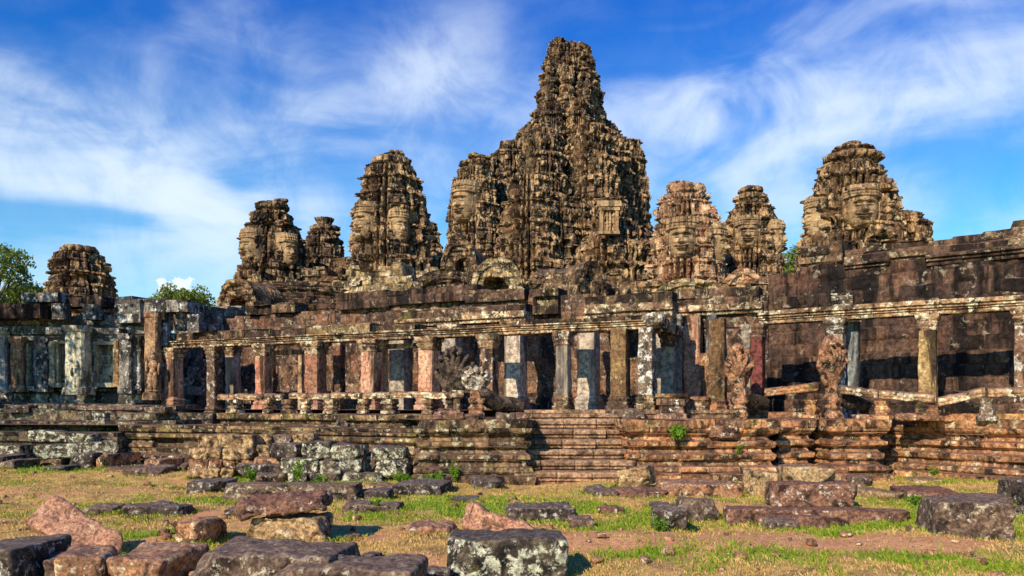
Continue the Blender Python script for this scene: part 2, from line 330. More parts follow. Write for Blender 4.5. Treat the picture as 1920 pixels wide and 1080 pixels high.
def pillar(name, x, y, prof, rot, mat, parent=None, n=28, jit=.012, seed=1, chamf=1.30, lean=(0, 0), dv=.07, loc=None, ax=1.0):
    """square pillar or moulded block: prof = (z, half width) pairs from bottom to top"""
    zs = []; hs = []
    for (z0, h0), (z1, h1) in zip(prof[:-1], prof[1:]):
        m = max(1, int((z1-z0)/dv))
        for i in range(m): zs.append(z0+(z1-z0)*i/m); hs.append(h0+(h1-h0)*i/m)
    zs.append(prof[-1][0]); hs.append(prof[-1][1]); zs = np.array(zs); hs = np.array(hs)
    th = (np.arange(n)+.5)*2*math.pi/n; r = np.minimum(np.minimum(1/np.abs(np.cos(th)), 1/np.abs(np.sin(th))), chamf)
    ux = r*np.cos(th)*ax; uy = r*np.sin(th); c, s = math.cos(rot), math.sin(rot); ux, uy = ux*c-uy*s, ux*s+uy*c
    lx = lean[0]*(zs-zs[0]); ly = lean[1]*(zs-zs[0])
    V = np.stack([x+lx[:, None]+hs[:, None]*ux, y+ly[:, None]+hs[:, None]*uy, zs[:, None]+0*ux], -1)
    d = jit*fbm(V*4+seed*3.1, 3, seed); V[..., 0] += d*ux; V[..., 1] += d*uy
    cap = V[-1].mean(0); V = np.concatenate([V, (V[-1]*.4+cap*.6)[None], np.repeat(cap[None, None], n, 1)], 0)
    return mk(name, V.reshape(-1, 3), gridq(n, V.shape[0], True), mat, parent, {'blk': np.full(V.shape[0]*n, hsh(seed, 5)-.5)}, loc=loc)

PLAN = ((1, .34), (.93, .50), (.84, .64), (.74, .74), (.64, .84), (.50, .93), (.34, 1))
def plan_r(th, soft=0.0):
    c = np.maximum(np.abs(np.cos(th)), 1e-6); s = np.maximum(np.abs(np.sin(th)), 1e-6)
    r = 0
    for a, b in PLAN: r = np.maximum(r, np.minimum(a/c, b/s))
    return r*(1-soft)+soft*1.0
def tower_body(name, cx, cy, prof, rot, mat, parent, seed=1, da=.10, dz=.09, hc=.42, bw=.75, amp=.10, tiers=(), soft=.15, carve=.06, groove=1.9, ts=None, miss=.06, ledge=.2):
    """redented, coursed and eroded tower body: prof = (z, half width seen) pairs from bottom to top"""
    zp = np.array([a for a, b in prof]); rp = np.array([b for a, b in prof]); R0 = rp.max()
    nt = int(2*math.pi*R0/da); nz = int((zp[-1]-zp[0])/dz)
    th = np.linspace(0, 2*math.pi, nt, endpoint=False); z = np.linspace(zp[0], zp[-1], nz)
    pr = plan_r(th-rot, soft); fold = np.abs((th-rot+math.pi/4) % (math.pi/2)-math.pi/4)
    for ga, gw, gd in ((.34, .030, .13), (.53, .026, .09), (.70, .03, .10)): pr = pr-groove*gd*np.exp(-((fold-ga)/(gw+.35*da/R0))**2)
    ext = np.max(np.abs(pr*np.cos(th))); pr = pr/ext
    ts = ts or 1.15; tk = np.floor((z-zp[0])/ts); tf = (z-zp[0])/ts-tk; zq = zp[0]+(tk+.30)*ts
    R = (.30*np.interp(z, zp, rp)+.70*np.interp(np.minimum(zq, zp[-1]-.3), zp, rp))[:, None]
    i = np.floor((z+.06*R0)/hc).astype(int)[:, None]; arc = th[None, :]*R0; sh = hsh(i, 1, 0, seed)
    j = np.floor(arc/bw+sh*3); r1 = hsh(i, j, 1, seed); r2 = hsh(i, j, 2, seed)
    o = (r1-.5)*2*amp; o = np.where(r2 < miss, o-.35, o); o = np.where(r2 > .95, o+.14, o)
    fz = np.abs((z/hc+.06*R0/hc+.5) % 1-.5)[:, None]*hc; fs = np.abs(((arc/bw+sh*3)+.5) % 1-.5)*bw
    o = o-.05*((fz < dz*.55)+(fs < da*.55))
    bay = np.floor(fold/.175)[None, :]+20*np.floor((th-rot)/(math.pi/4))[None, :]
    o = o+(hsh(tk[:, None], bay, 5, seed)-.5)*.22*min(1, R0/3)*(R[:, :1]/R0)
    q = tf[:, None]; o = o+.10*(q > .82)*(.6+.4*np.sign(np.cos(th*16)))[None, :]-.12*((q > .66) & (q < .80))-.05*(q < .08)
    for zc, a in tiers:
        q = z[:, None]-zc
        o = o+a*np.exp(-(q/.22)**2)*(.55+.45*np.sign(np.cos(th*18))[None, :])*.75-a*.7*np.exp(-((q-.5)/.2)**2)
    X = (R*pr+o)*np.cos(th); Y = (R*pr+o)*np.sin(th); Z = z[:, None]+0*X
    P = np.stack([X+cx, Y+cy, Z], -1)
    d = -.42*min(1, R0/3)*sstep(fbm(P*.55, 3, seed+31), .30, .62)
    d = d+carve*fbm(P*1.5, 3, seed+3)+carve*.8*vnoise(P*3.7, seed+5)+.35*carve*vnoise(P*8, seed+8)
    P[..., 0] += d*np.cos(th); P[..., 1] += d*np.sin(th)
    # worn top
    tops = np.stack([np.stack([cx+X[-1]*k, cy+Y[-1]*k, Z[-1]+.25*fbm(np.stack([X[-1]*k, Y[-1]*k, 0*X[-1]], -1)*1.2, 2, seed)*(k < 1)], -1) for k in (.7, .35, 0)])
    A = np.concatenate([P, tops], 0); b = np.concatenate([(r1-.5)+0*X, np.zeros((3, nt))], 0)
    return mk(name, A.reshape(-1, 3), gridq(nt, A.shape[0], True), mat, parent, {'blk': b})

def lotus(name, cx, cy, prof, mat, parent, n=12, seed=1, depth=.17, nt=130, dz=.07, broken=0.0):
    """ribbed lotus crown: prof = (z, radius) pairs"""
    zp = np.array([a for a, b in prof]); rp = np.array([b for a, b in prof]); nz = max(8, int((zp[-1]-zp[0])/dz))
    z = np.linspace(zp[0], zp[-1], nz); th = np.linspace(0, 2*math.pi, nt, endpoint=False); R = np.interp(z, zp, rp)[:, None]
    r = R*(1-depth+depth*np.abs(np.cos(th*n/2))**.6*1.0)
    P = np.stack([cx+r*np.cos(th), cy+r*np.sin(th), z[:, None]+0*r], -1)
    d = .12*rp.max()*fbm(P*1.3, 3, seed)+.06*vnoise(P*5, seed+2)
    P[..., 0] += d*np.cos(th); P[..., 1] += d*np.sin(th)
    if broken: P[..., 2] -= broken*np.clip(fbm(np.stack([np.cos(th), np.sin(th), 0*th], -1)*1.3, 2, seed+7), 0, 1)[None, :]*((z-zp[0])/(zp[-1]-zp[0]))[:, None]**2
    tops = np.stack([np.stack([cx+(P[-1, :, 0]-cx)*k, cy+(P[-1, :, 1]-cy)*k, P[-1, :, 2]+.1*(1-k)], -1) for k in (.6, 0)])
    A = np.concatenate([P, tops], 0)
    return mk(name, A.reshape(-1, 3), gridq(nt, A.shape[0], True), mat, parent, {'blk': .5*hsh(np.floor(th*n/(2*math.pi)), 1, 0, seed)[None, :]+0*A[..., 0]-.25})

def face(cx, cy, ang, rad, zc, w, h, mat, parent, seed=1, dark=False):
    """smiling giant face: ang = direction it looks (0 = towards the viewer, + = to the right), rad = distance of its plane from the axis"""
    nu, nv = 64, 84
    u = np.linspace(-1.35, 1.35, nu)[None, :]; v = np.linspace(-1.12, 1.45, nv)[:, None]
    e = 1-np.abs(u/1.02)**2.6-np.abs((v-.05)/1.10)**3.0
    G = lambda uu, vv, su, sv: np.exp(-(uu/su)**2-(vv/sv)**2)
    r = .34*np.clip(e, 0, 1)**.42
    au = np.abs(u)
    r = r+.16*G(u, 0*v, .15, 1)*sstep(v, .40, -.16)*sstep(v, -.30, -.20)            # nose ridge, widening to its tip
    r = r+.09*(G(au-.17, v+.15, .11, .09))                                             # nostrils
    r = r+.085*np.exp(-((v-.40+.30*(au-.35)**2)/.055)**2)*sstep(au, .80, .65)          # brows
    r = r-.10*G(au-.38, v-.20, .26, .13)+.095*G(au-.38, v-.18, .19, .075)              # sockets, heavy closed lids
    r = r-.03*np.exp(-((v-.12-.10*(au-.38)**2)/.022)**2)*sstep(au, .64, .56)*sstep(au, .12, .2)
    lip = v+.44-.26*u**2
    r = r+.12*np.exp(-((lip-.055)/.05)**2)*sstep(au, .54, .34)+.125*np.exp(-((lip+.065)/.06)**2)*sstep(au, .46, .24)-.06*np.exp(-(lip/.022)**2)*sstep(au, .60, .5)
    r = r-.03*G(u, v+.65, .3, .05)+.06*G(u, v+.82, .24, .12)+.05*G(au-.56, v+.12, .22, .22)
    r = r+.17*np.exp(-((au-1.12)/.10)**2)*sstep(v, -.75, -.55)*sstep(v, .52, .36)      # long ears
    band = sstep(v, .62, .68)*(1-.2*au**2)
    r = r*(1-band)+band*(.36+.018*np.sign(np.sin(u*20))*sstep(v, .76, .80)-.08*np.exp(-((v-.98)/.03)**2)-.10*sstep(v, .98, 1.3)-.20*sstep(au, .8, 1.3))
    r = r*w*1.25
    edge = np.minimum(np.minimum(1.35-au, .3), np.minimum(v+1.12, 1.45-v)); r = r-.35*w*sstep(edge+0*u, .10, 0)
    row = np.floor((v+1.2)/.33); fr = np.abs(((v+1.2)/.33+.5) % 1-.5); sh = hsh(row, 2, 0, seed); blk = hsh(row, np.floor(u/.55+sh), 1, seed)+0*u
    r = r-.018*w*(fr < .06)+.03*w*(blk-.5)
    r = r-.10*w*u**2*.9
    n = np.array([math.sin(ang), -math.cos(ang), 0]); t = np.array([math.cos(ang), math.sin(ang), 0])
    base = np.array([cx, cy, zc])+n*rad
    A = base+(u*w/2)[..., None]*t+r[..., None]*n+(v*h/2)[..., None]*np.array([0, 0, 1])
    A = A+(.018*w*fbm(A*2/w*1.5, 3, seed)*(1+1.2*band))[..., None]*n
    return mk('face', A.reshape(-1, 3), gridq(nu, nv), mat, parent, {'blk': blk*.6-.3}, smooth=False)

def vault(name, cx, cy, z0, zt, hw, length, ang, mat, parent, seed=1, hole=0.0, ribs=.04, wall_h=0.0, mat_front=None, ns=80, du=.14, front='pediment', hole_z=.0):
    """corbelled vault with ogee section; its open gable faces ang (0 = viewer); roof part + gable part"""
    n = np.array([math.sin(ang), -math.cos(ang), 0]); t = np.array([math.cos(ang), math.sin(ang), 0]); up = np.array([0, 0, 1.])
    ph = np.linspace(0, math.pi, ns); h = zt-z0-wall_h
    sx = -np.cos(ph)*hw; sz = wall_h+h*np.sin(ph)**.72; sz = np.where(ph == 0, 0, sz); sz[0] = 0; sz[-1] = 0
    nl = max(3, int(length/du)); L = np.linspace(0, length, nl)
    rb = ribs*np.abs(np.sin(L/.34*math.pi))[:, None]+.05*fbm(np.stack([ph[None, :]*hw+0*L[:, None], L[:, None]+0*ph[None, :], 0*ph[None, :]+0*L[:, None]], -1)*1.3, 3, seed)
    sc = 1+rb/hw
    A = np.array([cx, cy, z0])+(sx[None, :]*sc)[..., None]*t-L[:, None, None]*n+(sz[None, :]*sc)[..., None]*up
    b = hsh(np.floor(ph*9)[None, :]+0*L[:, None], np.floor(L/.7)[:, None]+0*ph[None, :], 1, seed)-.5
    roof = mk(name, A.reshape(-1, 3), gridq(ns, nl), mat, parent, {'blk': b})
    rho = np.linspace(1.08, 0, 26); zc = hole_z*(zt-z0)
    G = np.zeros((26, ns, 3)); bb = np.zeros((26, ns))
    for k, q in enumerate(rho):
        dep = .22-.14*(q < .86)
        if hole: dep = np.where((np.hypot(sx*q, .75*(zc+(sz-zc)*q-zc*1.15))+.30*hw*vnoise(np.stack([sx*q/hw*2.4, (zc+(sz-zc)*q)/hw*2.4, 0*sx+seed*.37], -1), seed) < hole*hw*.95) & (zc+(sz-zc)*q < zt-z0-(.28*(zt-z0))) & (zc+(sz-zc)*q > .12*(zt-z0)), -1.3, dep)
        rw_ = np.floor((zc+(sz-zc)*q)/.36); co = .26*hsh(rw_, np.floor(sx*q/.7+.5*(rw_ % 2)), 7, seed)-.13+(-.06)*((((zc+(sz-zc)*q)/.36) % 1) < .2)
        G[k] = np.array([cx, cy, z0])+(sx*q)[:, None]*t+(zc+(sz-zc)*q)[:, None]*up+(dep+co)[:, None]*n
        bb[k] = hsh(np.floor((zc+(sz-zc)*q)/.38), np.floor(sx*q/.8+.5*(np.floor(sz*q/.38) % 2)), 3, seed)-.5
    G = G+(.09*fbm(G*1.4, 3, seed+2))[..., None]*n
    outer = G[:1]-.75*n
    G = np.concatenate([outer, G], 0); bb = np.concatenate([bb[:1], bb], 0)
    mk(front, G.reshape(-1, 3), gridq(ns, 27), mat_front or mat, parent, {'blk': bb})
    return roof

def rock_mesh(dim, seed=1, n=14, rnd=.06, rough=.03, taper=(1, 1), chips=3, skew=0.0, groove=0, carve=0.0, wedge=None, holes=0):
    """worn stone block, centred in plan, standing on z = 0"""
    hx, hy, hz = dim[0]/2, dim[1]/2, dim[2]/2; half = np.array([hx, hy, hz]); rs = np.random.RandomState(seed)
    Vs = []; Qs = []; k = 0; big = max(dim)
    for ax in range(3):
        for sg in (-1, 1):
            na = max(4, int(n*max(.35, dim[(ax+1) % 3]/big))); nb = max(4, int(n*max(.35, dim[(ax+2) % 3]/big)))
            a, b = np.meshgrid(np.linspace(-1, 1, na+1), np.linspace(-1, 1, nb+1)); p = np.zeros(a.shape+(3,))
            p[..., ax] = sg; p[..., (ax+1) % 3] = a; p[..., (ax+2) % 3] = b
            q = gridq(na+1, nb+1, off=k); Qs.append(q if sg > 0 else q[:, ::-1]); Vs.append(p.reshape(-1, 3)); k += a.size
    V = np.concatenate(Vs); Q = np.concatenate(Qs)
    key = np.round(V*np.array([1e4])).astype(np.int64)
    # weld on box position (grids of one edge share their divisions)
    _, idx, inv = np.unique(key, axis=0, return_index=True, return_inverse=True); V = V[idx]; Q = np.asarray(inv).ravel()[Q]
    r = min(rnd*.6, .45*min(half)*2); p = V*half; inner = np.clip(p, -(half-r), half-r); dv = p-inner; ln = np.linalg.norm(dv, axis=1, keepdims=True); ln[ln == 0] = 1
    nrm = dv/ln; p = inner+nrm*r
    for c in range(chips):
        nn = rs.choice([-1, 1], 3)*rs.uniform(.35, 1, 3); nn /= np.linalg.norm(nn); mx = np.abs(nn)@half
        off = mx*rs.uniform(.68, .90); e = np.maximum(p@nn-off, 0); p = p-e[:, None]*nn
    tz = (p[:, 2]+hz)/(2*hz); p[:, 0] *= 1+(taper[0]-1)*tz; p[:, 1] *= 1+(taper[1]-1)*tz; p[:, 0] += skew*tz
    if wedge: p[:, 2] = -hz+(p[:, 2]+hz)*(1+wedge*p[:, 0]/hx)
    q3 = p/max(.25, min(dim))*.9+seed*7.7
    d = rough*fbm(q3, 3, seed)+rough*.5*vnoise(q3*4, seed+3)+rough*.25*vnoise(q3*9, seed+4)
    if groove: d = d-.02*(np.abs(((p[:, 2]+hz)/groove+.5) % 1-.5) < .16)*(np.abs(nrm[:, 2]) < .6)
    if holes:
        for q in range(holes): d = d-.05*np.exp(-((p[:, 0]-rs.uniform(-.8, .8)*hx)**2+(p[:, 2]-rs.uniform(-.7, .7)*hz)**2)/.035**2)*(nrm[:, 1] < -.6)
    if carve: d = d+carve*np.clip(fbm(p*9+seed, 3, seed+6)*1.8, -1, 1)*(nrm[:, 1] < -.4)
    p = p+d[:, None]*nrm; p[:, 2] += hz
    return p, Q
def eul(rx, ry, rz):
    cx, sx, cy, sy, cz, sz = math.cos(rx), math.sin(rx), math.cos(ry), math.sin(ry), math.cos(rz), math.sin(rz)
    return np.array([[cz, -sz, 0], [sz, cz, 0], [0, 0, 1]])@np.array([[cy, 0, sy], [0, 1, 0], [-sy, 0, cy]])@np.array([[1, 0, 0], [0, cx, -sx], [0, sx, cx]])
SEED = [100]; FEET = []
def block(label, mat, x, y, z, dim, rot=(0, 0, 0), name='stone_block', cat='stone block', group=None, **kw):
    """one loose stone; x, y, z = middle of its foot; rot in degrees"""
    if z < .12: FEET.append((x, y, dim[0], dim[1], RAD(rot[2])))
    SEED[0] += 1; p, Q = rock_mesh(dim, seed=SEED[0], **kw)
    p = p@eul(*[RAD(a) for a in rot]).T
    p[:, 2] -= 0
    o = mk(name, p+np.array([x, y, z]), Q, M[mat], None, None, smooth=True, loc=(x, y, z))
    return tag(o, label, cat, group)
def gblock(label, mat, x0, x1, yb, ytf, ytb, rz=0, dmax=1.4, z=0.0, d=None, tilt=(0, 0), dep=None, sink=.05, **kw):
    """stone lying on the ground, from its photo extents: columns x0-x1, foot row yb, front top row ytf, back top row ytb"""
    df = d if d else (EYE-z)*F/(yb-HZ)
    zt = PZ(ytf, df); w = (x1-x0)*df/F
    if dep is None: dep = min(dmax, max(.25, (EYE-zt)*F/max(20, ytb-HZ)-df))
    c = abs(math.cos(RAD(rz))); s = abs(math.sin(RAD(rz))); wx = max(.12, (w-dep*s)/max(c, .3)) if rz else w
    xc = PX((x0+x1)/2, df+dep*.35)
    return block(label, mat, xc, df+dep/2, z-sink, (wx, dep, max(.08, zt-z+sink)), (tilt[0], tilt[1], rz), **kw)

def tube(bag, pts, rad, n=8, b=0.0):
    pts = np.array(pts, float); rings = []
    for i, p in enumerate(pts):
        d = pts[min(i+1, len(pts)-1)]-pts[max(i-1, 0)]; d /= np.linalg.norm(d)
        a = np.cross(d, (0, 0, 1) if abs(d[2]) < .9 else (1, 0, 0)); a /= np.linalg.norm(a); c = np.cross(d, a)
        t = np.arange(n)*2*math.pi/n; rings.append(p+rad[i]*(np.cos(t)[:, None]*a+np.sin(t)[:, None]*c))
    rings.append(np.repeat(pts[-1][None], n, 0))
    bag.add(np.array(rings).reshape(-1, 3), gridq(n, len(rings), True), b)
def ball(bag, c, r, rot=None, nu=14, nv=9, b=0.0):
    th = np.linspace(0, 2*math.pi, nu, endpoint=False); ph = np.linspace(-math.pi/2+.05, math.pi/2-.05, nv)
    v = np.stack([np.cos(ph)[:, None]*np.cos(th), np.cos(ph)[:, None]*np.sin(th), np.sin(ph)[:, None]+0*th], -1)*np.array(r)
    v = v.reshape(-1, 3)
    if rot is not None: v = v@rot.T
    bag.add(v+np.array(c), gridq(nu, nv, True), b)

def leaf_cloud(name, mat, parent, lumps, per, size, seed=1, loc=None):
    """crown of many leaf faces gathered in clumps: lumps = (x, y, z, radius)"""
    rs = np.random.RandomState(seed); C = []; B = []
    for (x, y, z, r) in lumps:
        n = int(per*r*r); d = rs.normal(size=(n, 3)); d /= np.linalg.norm(d, axis=1, keepdims=True)
        rr = r*rs.uniform(.35, 1.05, (n, 1))**.6*(1+.25*vnoise(d*3+seed, seed)[:, None]); c = np.array([x, y, z])+d*rr*np.array([1, 1, .8]); C.append(c)
        B.append(np.clip(rs.uniform(0, .6)*.5+rs.uniform(0, .6, n), 0, 1))
    C = np.concatenate(C); B = np.concatenate(B); n = len(C)
    a = rs.normal(size=(n, 3)); a /= np.linalg.norm(a, axis=1, keepdims=True); b = np.cross(a, rs.normal(size=(n, 3))); b /= np.linalg.norm(b, axis=1, keepdims=True)
    s = size*rs.uniform(.6, 1.3, (n, 1)); V = np.stack([C-a*s, C-b*s*.45, C+a*s, C+b*s*.45], 1).reshape(-1, 3)
    return mk(name, V, np.arange(n*4).reshape(-1, 4), mat, parent, {'blk': np.repeat(B, 4)}, loc=loc)
def tree(label, x, y, h, crown, lumps_n, seed, mat='leaf', group=None, leaf=.16, per=260, flat=.7, cz=None, name='tree'):
    rs = np.random.RandomState(seed); t = thing(name, label, 'tree', (x, y, 0), group)
    b = Bag(); cz = cz or h-crown*.7
    tube(b, [(x, y, -.2), (x+.1, y, h*.3), (x-.1, y+.1, h*.6), (x, y, cz+crown*.3)], [h*.03, h*.024, h*.018, h*.006], 10)
    lumps = []
    for i in range(lumps_n):
        a = rs.uniform(0, 2*math.pi); q = crown*math.sqrt(rs.uniform(.05, 1)); zz = cz+rs.uniform(-1, 1)*crown*flat*math.sqrt(max(.1, 1-(q/crown)**2))
        p = (x+q*math.cos(a), y+q*math.sin(a), zz); lumps.append((*p, crown*rs.uniform(.22, .40)))
        k = rs.uniform(.45, .8); tube(b, [(x, y, h*k*.8), ((x+p[0])/2, (y+p[1])/2, (h*k*.8+zz)/2+.3), p], [h*.011, h*.007, h*.003], 6)
    b.out('trunk', M['bark'], t, smooth=True)
    leaf_cloud('crown', M[mat], t, lumps, per, leaf, seed)
    return t
def weed(label, x, y, z, h, n, seed, group=None, size=.09, spread=.25):
    rs = np.random.RandomState(seed); t = thing('weed_plant', label, 'plant', (x, y, z), group); b = Bag(); C = []
    for i in range(n):
        a = rs.uniform(0, 6.28); l = h*rs.uniform(.5, 1); o = spread*rs.uniform(.2, 1)
        p = [(x, y, z), (x+o*.4*math.cos(a), y+o*.4*math.sin(a), z+l*.6), (x+o*math.cos(a), y+o*math.sin(a), z+l)]
        tube(b, p, [.008, .006, .003], 5, .3)
        for k in range(5): q = rs.uniform(.3, 1); C.append((x+o*q*math.cos(a), y+o*q*math.sin(a), z+l*q, size*1.1))
    b.out('stem', M['weed'], t); leaf_cloud('leaves', M['weed'], t, C, 5/(size*size), size*.75, seed)
    return t

def naga(label, x, y, z, mat_h, mat_b, yaw=0.0, hood=(.40, 1.15), body=.75, back=None, seed=1, heads=7, vox=.019, mat_p=None):
    """rearing many-headed serpent: fan hood with a row of heads, scaled neck, ringed pedestal block, body running back"""
    t = thing('naga_statue', label, 'naga statue', (x, y, z)); R = eul(0, 0, yaw)
    b = Bag(); hw, hh = hood
    L = lambda p: R@np.array(p, float)+np.array([x, y, z])
    zb = body
    def lb(c, r, rx=0.0, ry=0.0): ball(b, L(c), r, R@eul(rx, ry, 0), 16, 11)
    lb((0, .05, zb+.12), (.15, .16, .36)); lb((0, .06, zb+hh*.30), (hw*.80, .17, hh*.26)); lb((0, .08, zb+hh*.46), (hw*1.08, .16, hh*.27)); lb((0, .10, zb+hh*.62), (hw*.92, .14, hh*.27)); lb((0, .11, zb+hh*.78), (hw*.58, .12, hh*.24))
    for i in range(heads):
        q = (i-(heads-1)/2)/((heads-1)/2); a = q*1.25; hx = math.sin(a)*hw*.95; hz = zb+hh*.44+math.cos(a)*hh*.46-.03*hh*abs(q)
        lb((hx*.92, -.02, hz), (.075, .10, .12), 0, a*.7); lb((hx*.95, -.13, hz-.01), (.045, .07, .05), .35, a*.5); lb((hx*.98, .03, hz+.07), (.045, .06, .09), 0, a*.8)
        lb((hx*.55, -.06, zb+hh*.34+(hz-zb-hh*.34)*.5), (.065, .09, hh*.22), 0, a*.55)
    o = b.out('hood', M[mat_h], t); mm = o.modifiers.new('fuse', 'REMESH'); mm.mode = 'VOXEL'; mm.voxel_size = vox; mm.use_smooth_shade = True
    tx = bpy.data.textures.new('naga wear', 'CLOUDS'); tx.noise_scale = .07; tx.noise_depth = 3
    dm = o.modifiers.new('wear', 'DISPLACE'); dm.texture = tx; dm.strength = .035; dm.mid_level = .5; dm.texture_coords = 'GLOBAL'
    pillar('pedestal', x, y, [(z-.02, .19), (z+.14, .20), (z+.18, .17), (z+.22, .15), (z+.28, .19), (z+.36, .15), (z+.42, .19), (z+.52, .20), (z+.56, .15), (z+body, .15), (z+body+.1, .11)], yaw, M[mat_p or mat_b], t, 30, .03, seed, 1.2, dv=.03)
    if back is not None:
        p1 = np.array(back); p0 = np.array([x, y, z+body*.86]); pts = [p0+(p1-p0)*k+np.array([0, 0, .10*math.sin(k*9)*(1-k)]) for k in np.linspace(0, 1, 7)]
        bb = Bag(); tube(bb, pts, [.2, .22, .21, .2, .19, .19, .18], 14); oo = bb.out('body', M[mat_b], t)
        d2 = oo.modifiers.new('wear', 'DISPLACE'); d2.texture = tx; d2.strength = .05; d2.texture_coords = 'GLOBAL'
    return t
def rail_piece(name, p0, p1, mat, parent, r=.15, seed=1):
    """one length of the serpent-body rail: rounded top, lip and flat moulding under it"""
    sec = np.array([(-.85, -.55), (-.85, -.2), (-.7, -.12), (-.95, 0), (-1, .35), (-.75, .78), (-.3, 1), (.3, 1), (.75, .78), (1, .35), (.95, 0), (.7, -.12), (.85, -.2), (.85, -.55)])*r
    p0 = np.array(p0, float); p1 = np.array(p1, float); d = p1-p0; l = np.linalg.norm(d); s = np.array([d[1], -d[0], 0])/np.linalg.norm(d[:2]); n = max(4, int(l/.07))
    A = np.array([[p0+d*k/n+s*a+np.array([0, 0, c]) for a, c in sec] for k in range(n+1)])
    A = A+(.022*fbm(A*5+seed, 3, seed))[..., None]*np.array([s[0], s[1], 1])
    A = np.concatenate([A[:1].mean(1, keepdims=True).repeat(len(sec), 1), A, A[-1:].mean(1, keepdims=True).repeat(len(sec), 1)], 0)
    return mk(name, A.reshape(-1, 3), gridq(len(sec), n+3, True)[:, ::-1], mat, parent, {'blk': np.full(A.shape[0]*len(sec), hsh(seed, 2)*.6-.3)}, smooth=True)
# ---------------------------------------------------------------- ground
NR = np.random.RandomState(3)
GREEN = []                                  # (x, y, rx, ry, strength) of fresh grass
for px, py, rx, ry, k in ((1010, 880, 1.2, .9, 1), (900, 880, 1.5, 1.2, .9), (900, 950, 1.6, 1.0, .8), (1180, 960, 1.3, 1.1, .7), (345, 938, 1.0, .55, 1.3), (225, 955, .8, .5, 1.2),
        (150, 960, .5, .3, .8), (255, 858, 1.6, 1.2, 1.2), (100, 880, 2.4, .9, .9), (760, 960, 1.0, .8, .6), (840, 935, .9, .7, .9), (1540, 985, .9, .5, .8), (1720, 975, .7, .9, 1.1),
        (1730, 945, .8, .7, 1), (1900, 985, .8, .8, .9), (480, 900, 1.4, .8, .8), (600, 940, 1.0, .6, .8), (270, 1000, .6, .35, .7), (1240, 1040, .9, .4, .5), (1480, 1050, .8, .35, .5),
        (1730, 1050, 1.0, .35, .5), (1100, 985, .8, .5, .5), (1620, 1000, 1.0, .4, .6), (1880, 1060, .6, .3, .5), (1230, 930, .8, .6, .6), (1900, 930, 1.2, .8, .7), (700, 900, 1.4, .8, .8), (330, 885, .9, .6, .6)):
    d = EYE*F/(py-HZ); GREEN.append((PX(px, d), d, rx, ry, k))
SOIL = []
for px, py, rx, ry, k in ((1300, 1010, 1.6, .7, 1.0), (1500, 1020, 1.3, .6, 1), (1150, 1030, .9, .5, .8), (750, 995, 1.0, .5, 1), (690, 1010, .6, .4, .8), (820, 1050, .7, .4, .7), (280, 1010, .8, .4, .6), (200, 925, 2.0, .6, .4),
        (1760, 900, 1.5, .8, .4), (1800, 1020, 1.0, .4, .6), (1400, 975, .8, .4, .5), (1090, 905, 1.2, .5, .6), (380, 965, .6, .4, .5), (1600, 1050, 1.2, .4, .6), (1120, 1000, .9, .5, .8), (1350, 1040, 1.0, .35, .8), (480, 960, .7, .3, .6), (60, 930, 1.2, .5, .5)):
    d = EYE*F/(py-HZ); SOIL.append((PX(px, d), d, rx, ry, k))
def gmask(tab, x, y):
    r = 0
    for a, b, rx, ry, k in tab: r = r+k*np.exp(-((x-a)/rx)**2-((y-b)/ry)**2)
    return r
def gz(x, y):
    P = np.stack([x, y, 0*x], -1)
    return .06*fbm(P*.5, 3, 11)+.03*fbm(P*2.3, 3, 12)*(np.hypot(x, y) < 40)
def gcol(x, y):
    P = np.stack([x, y, 0*x], -1)
    g = np.clip(gmask(GREEN, x, y)*(1.1+1.5*fbm(P*1.4, 3, 21))+.55*np.clip(fbm(P*.9+5, 3, 22), 0, 1), 0, 1)
    s = np.clip(gmask(SOIL, x, y)*(1.0+.9*fbm(P*1.7, 3, 23))+.6*np.clip(fbm(P*.8+9, 3, 24)-.1, 0, 1), 0, 1)
    return g, s
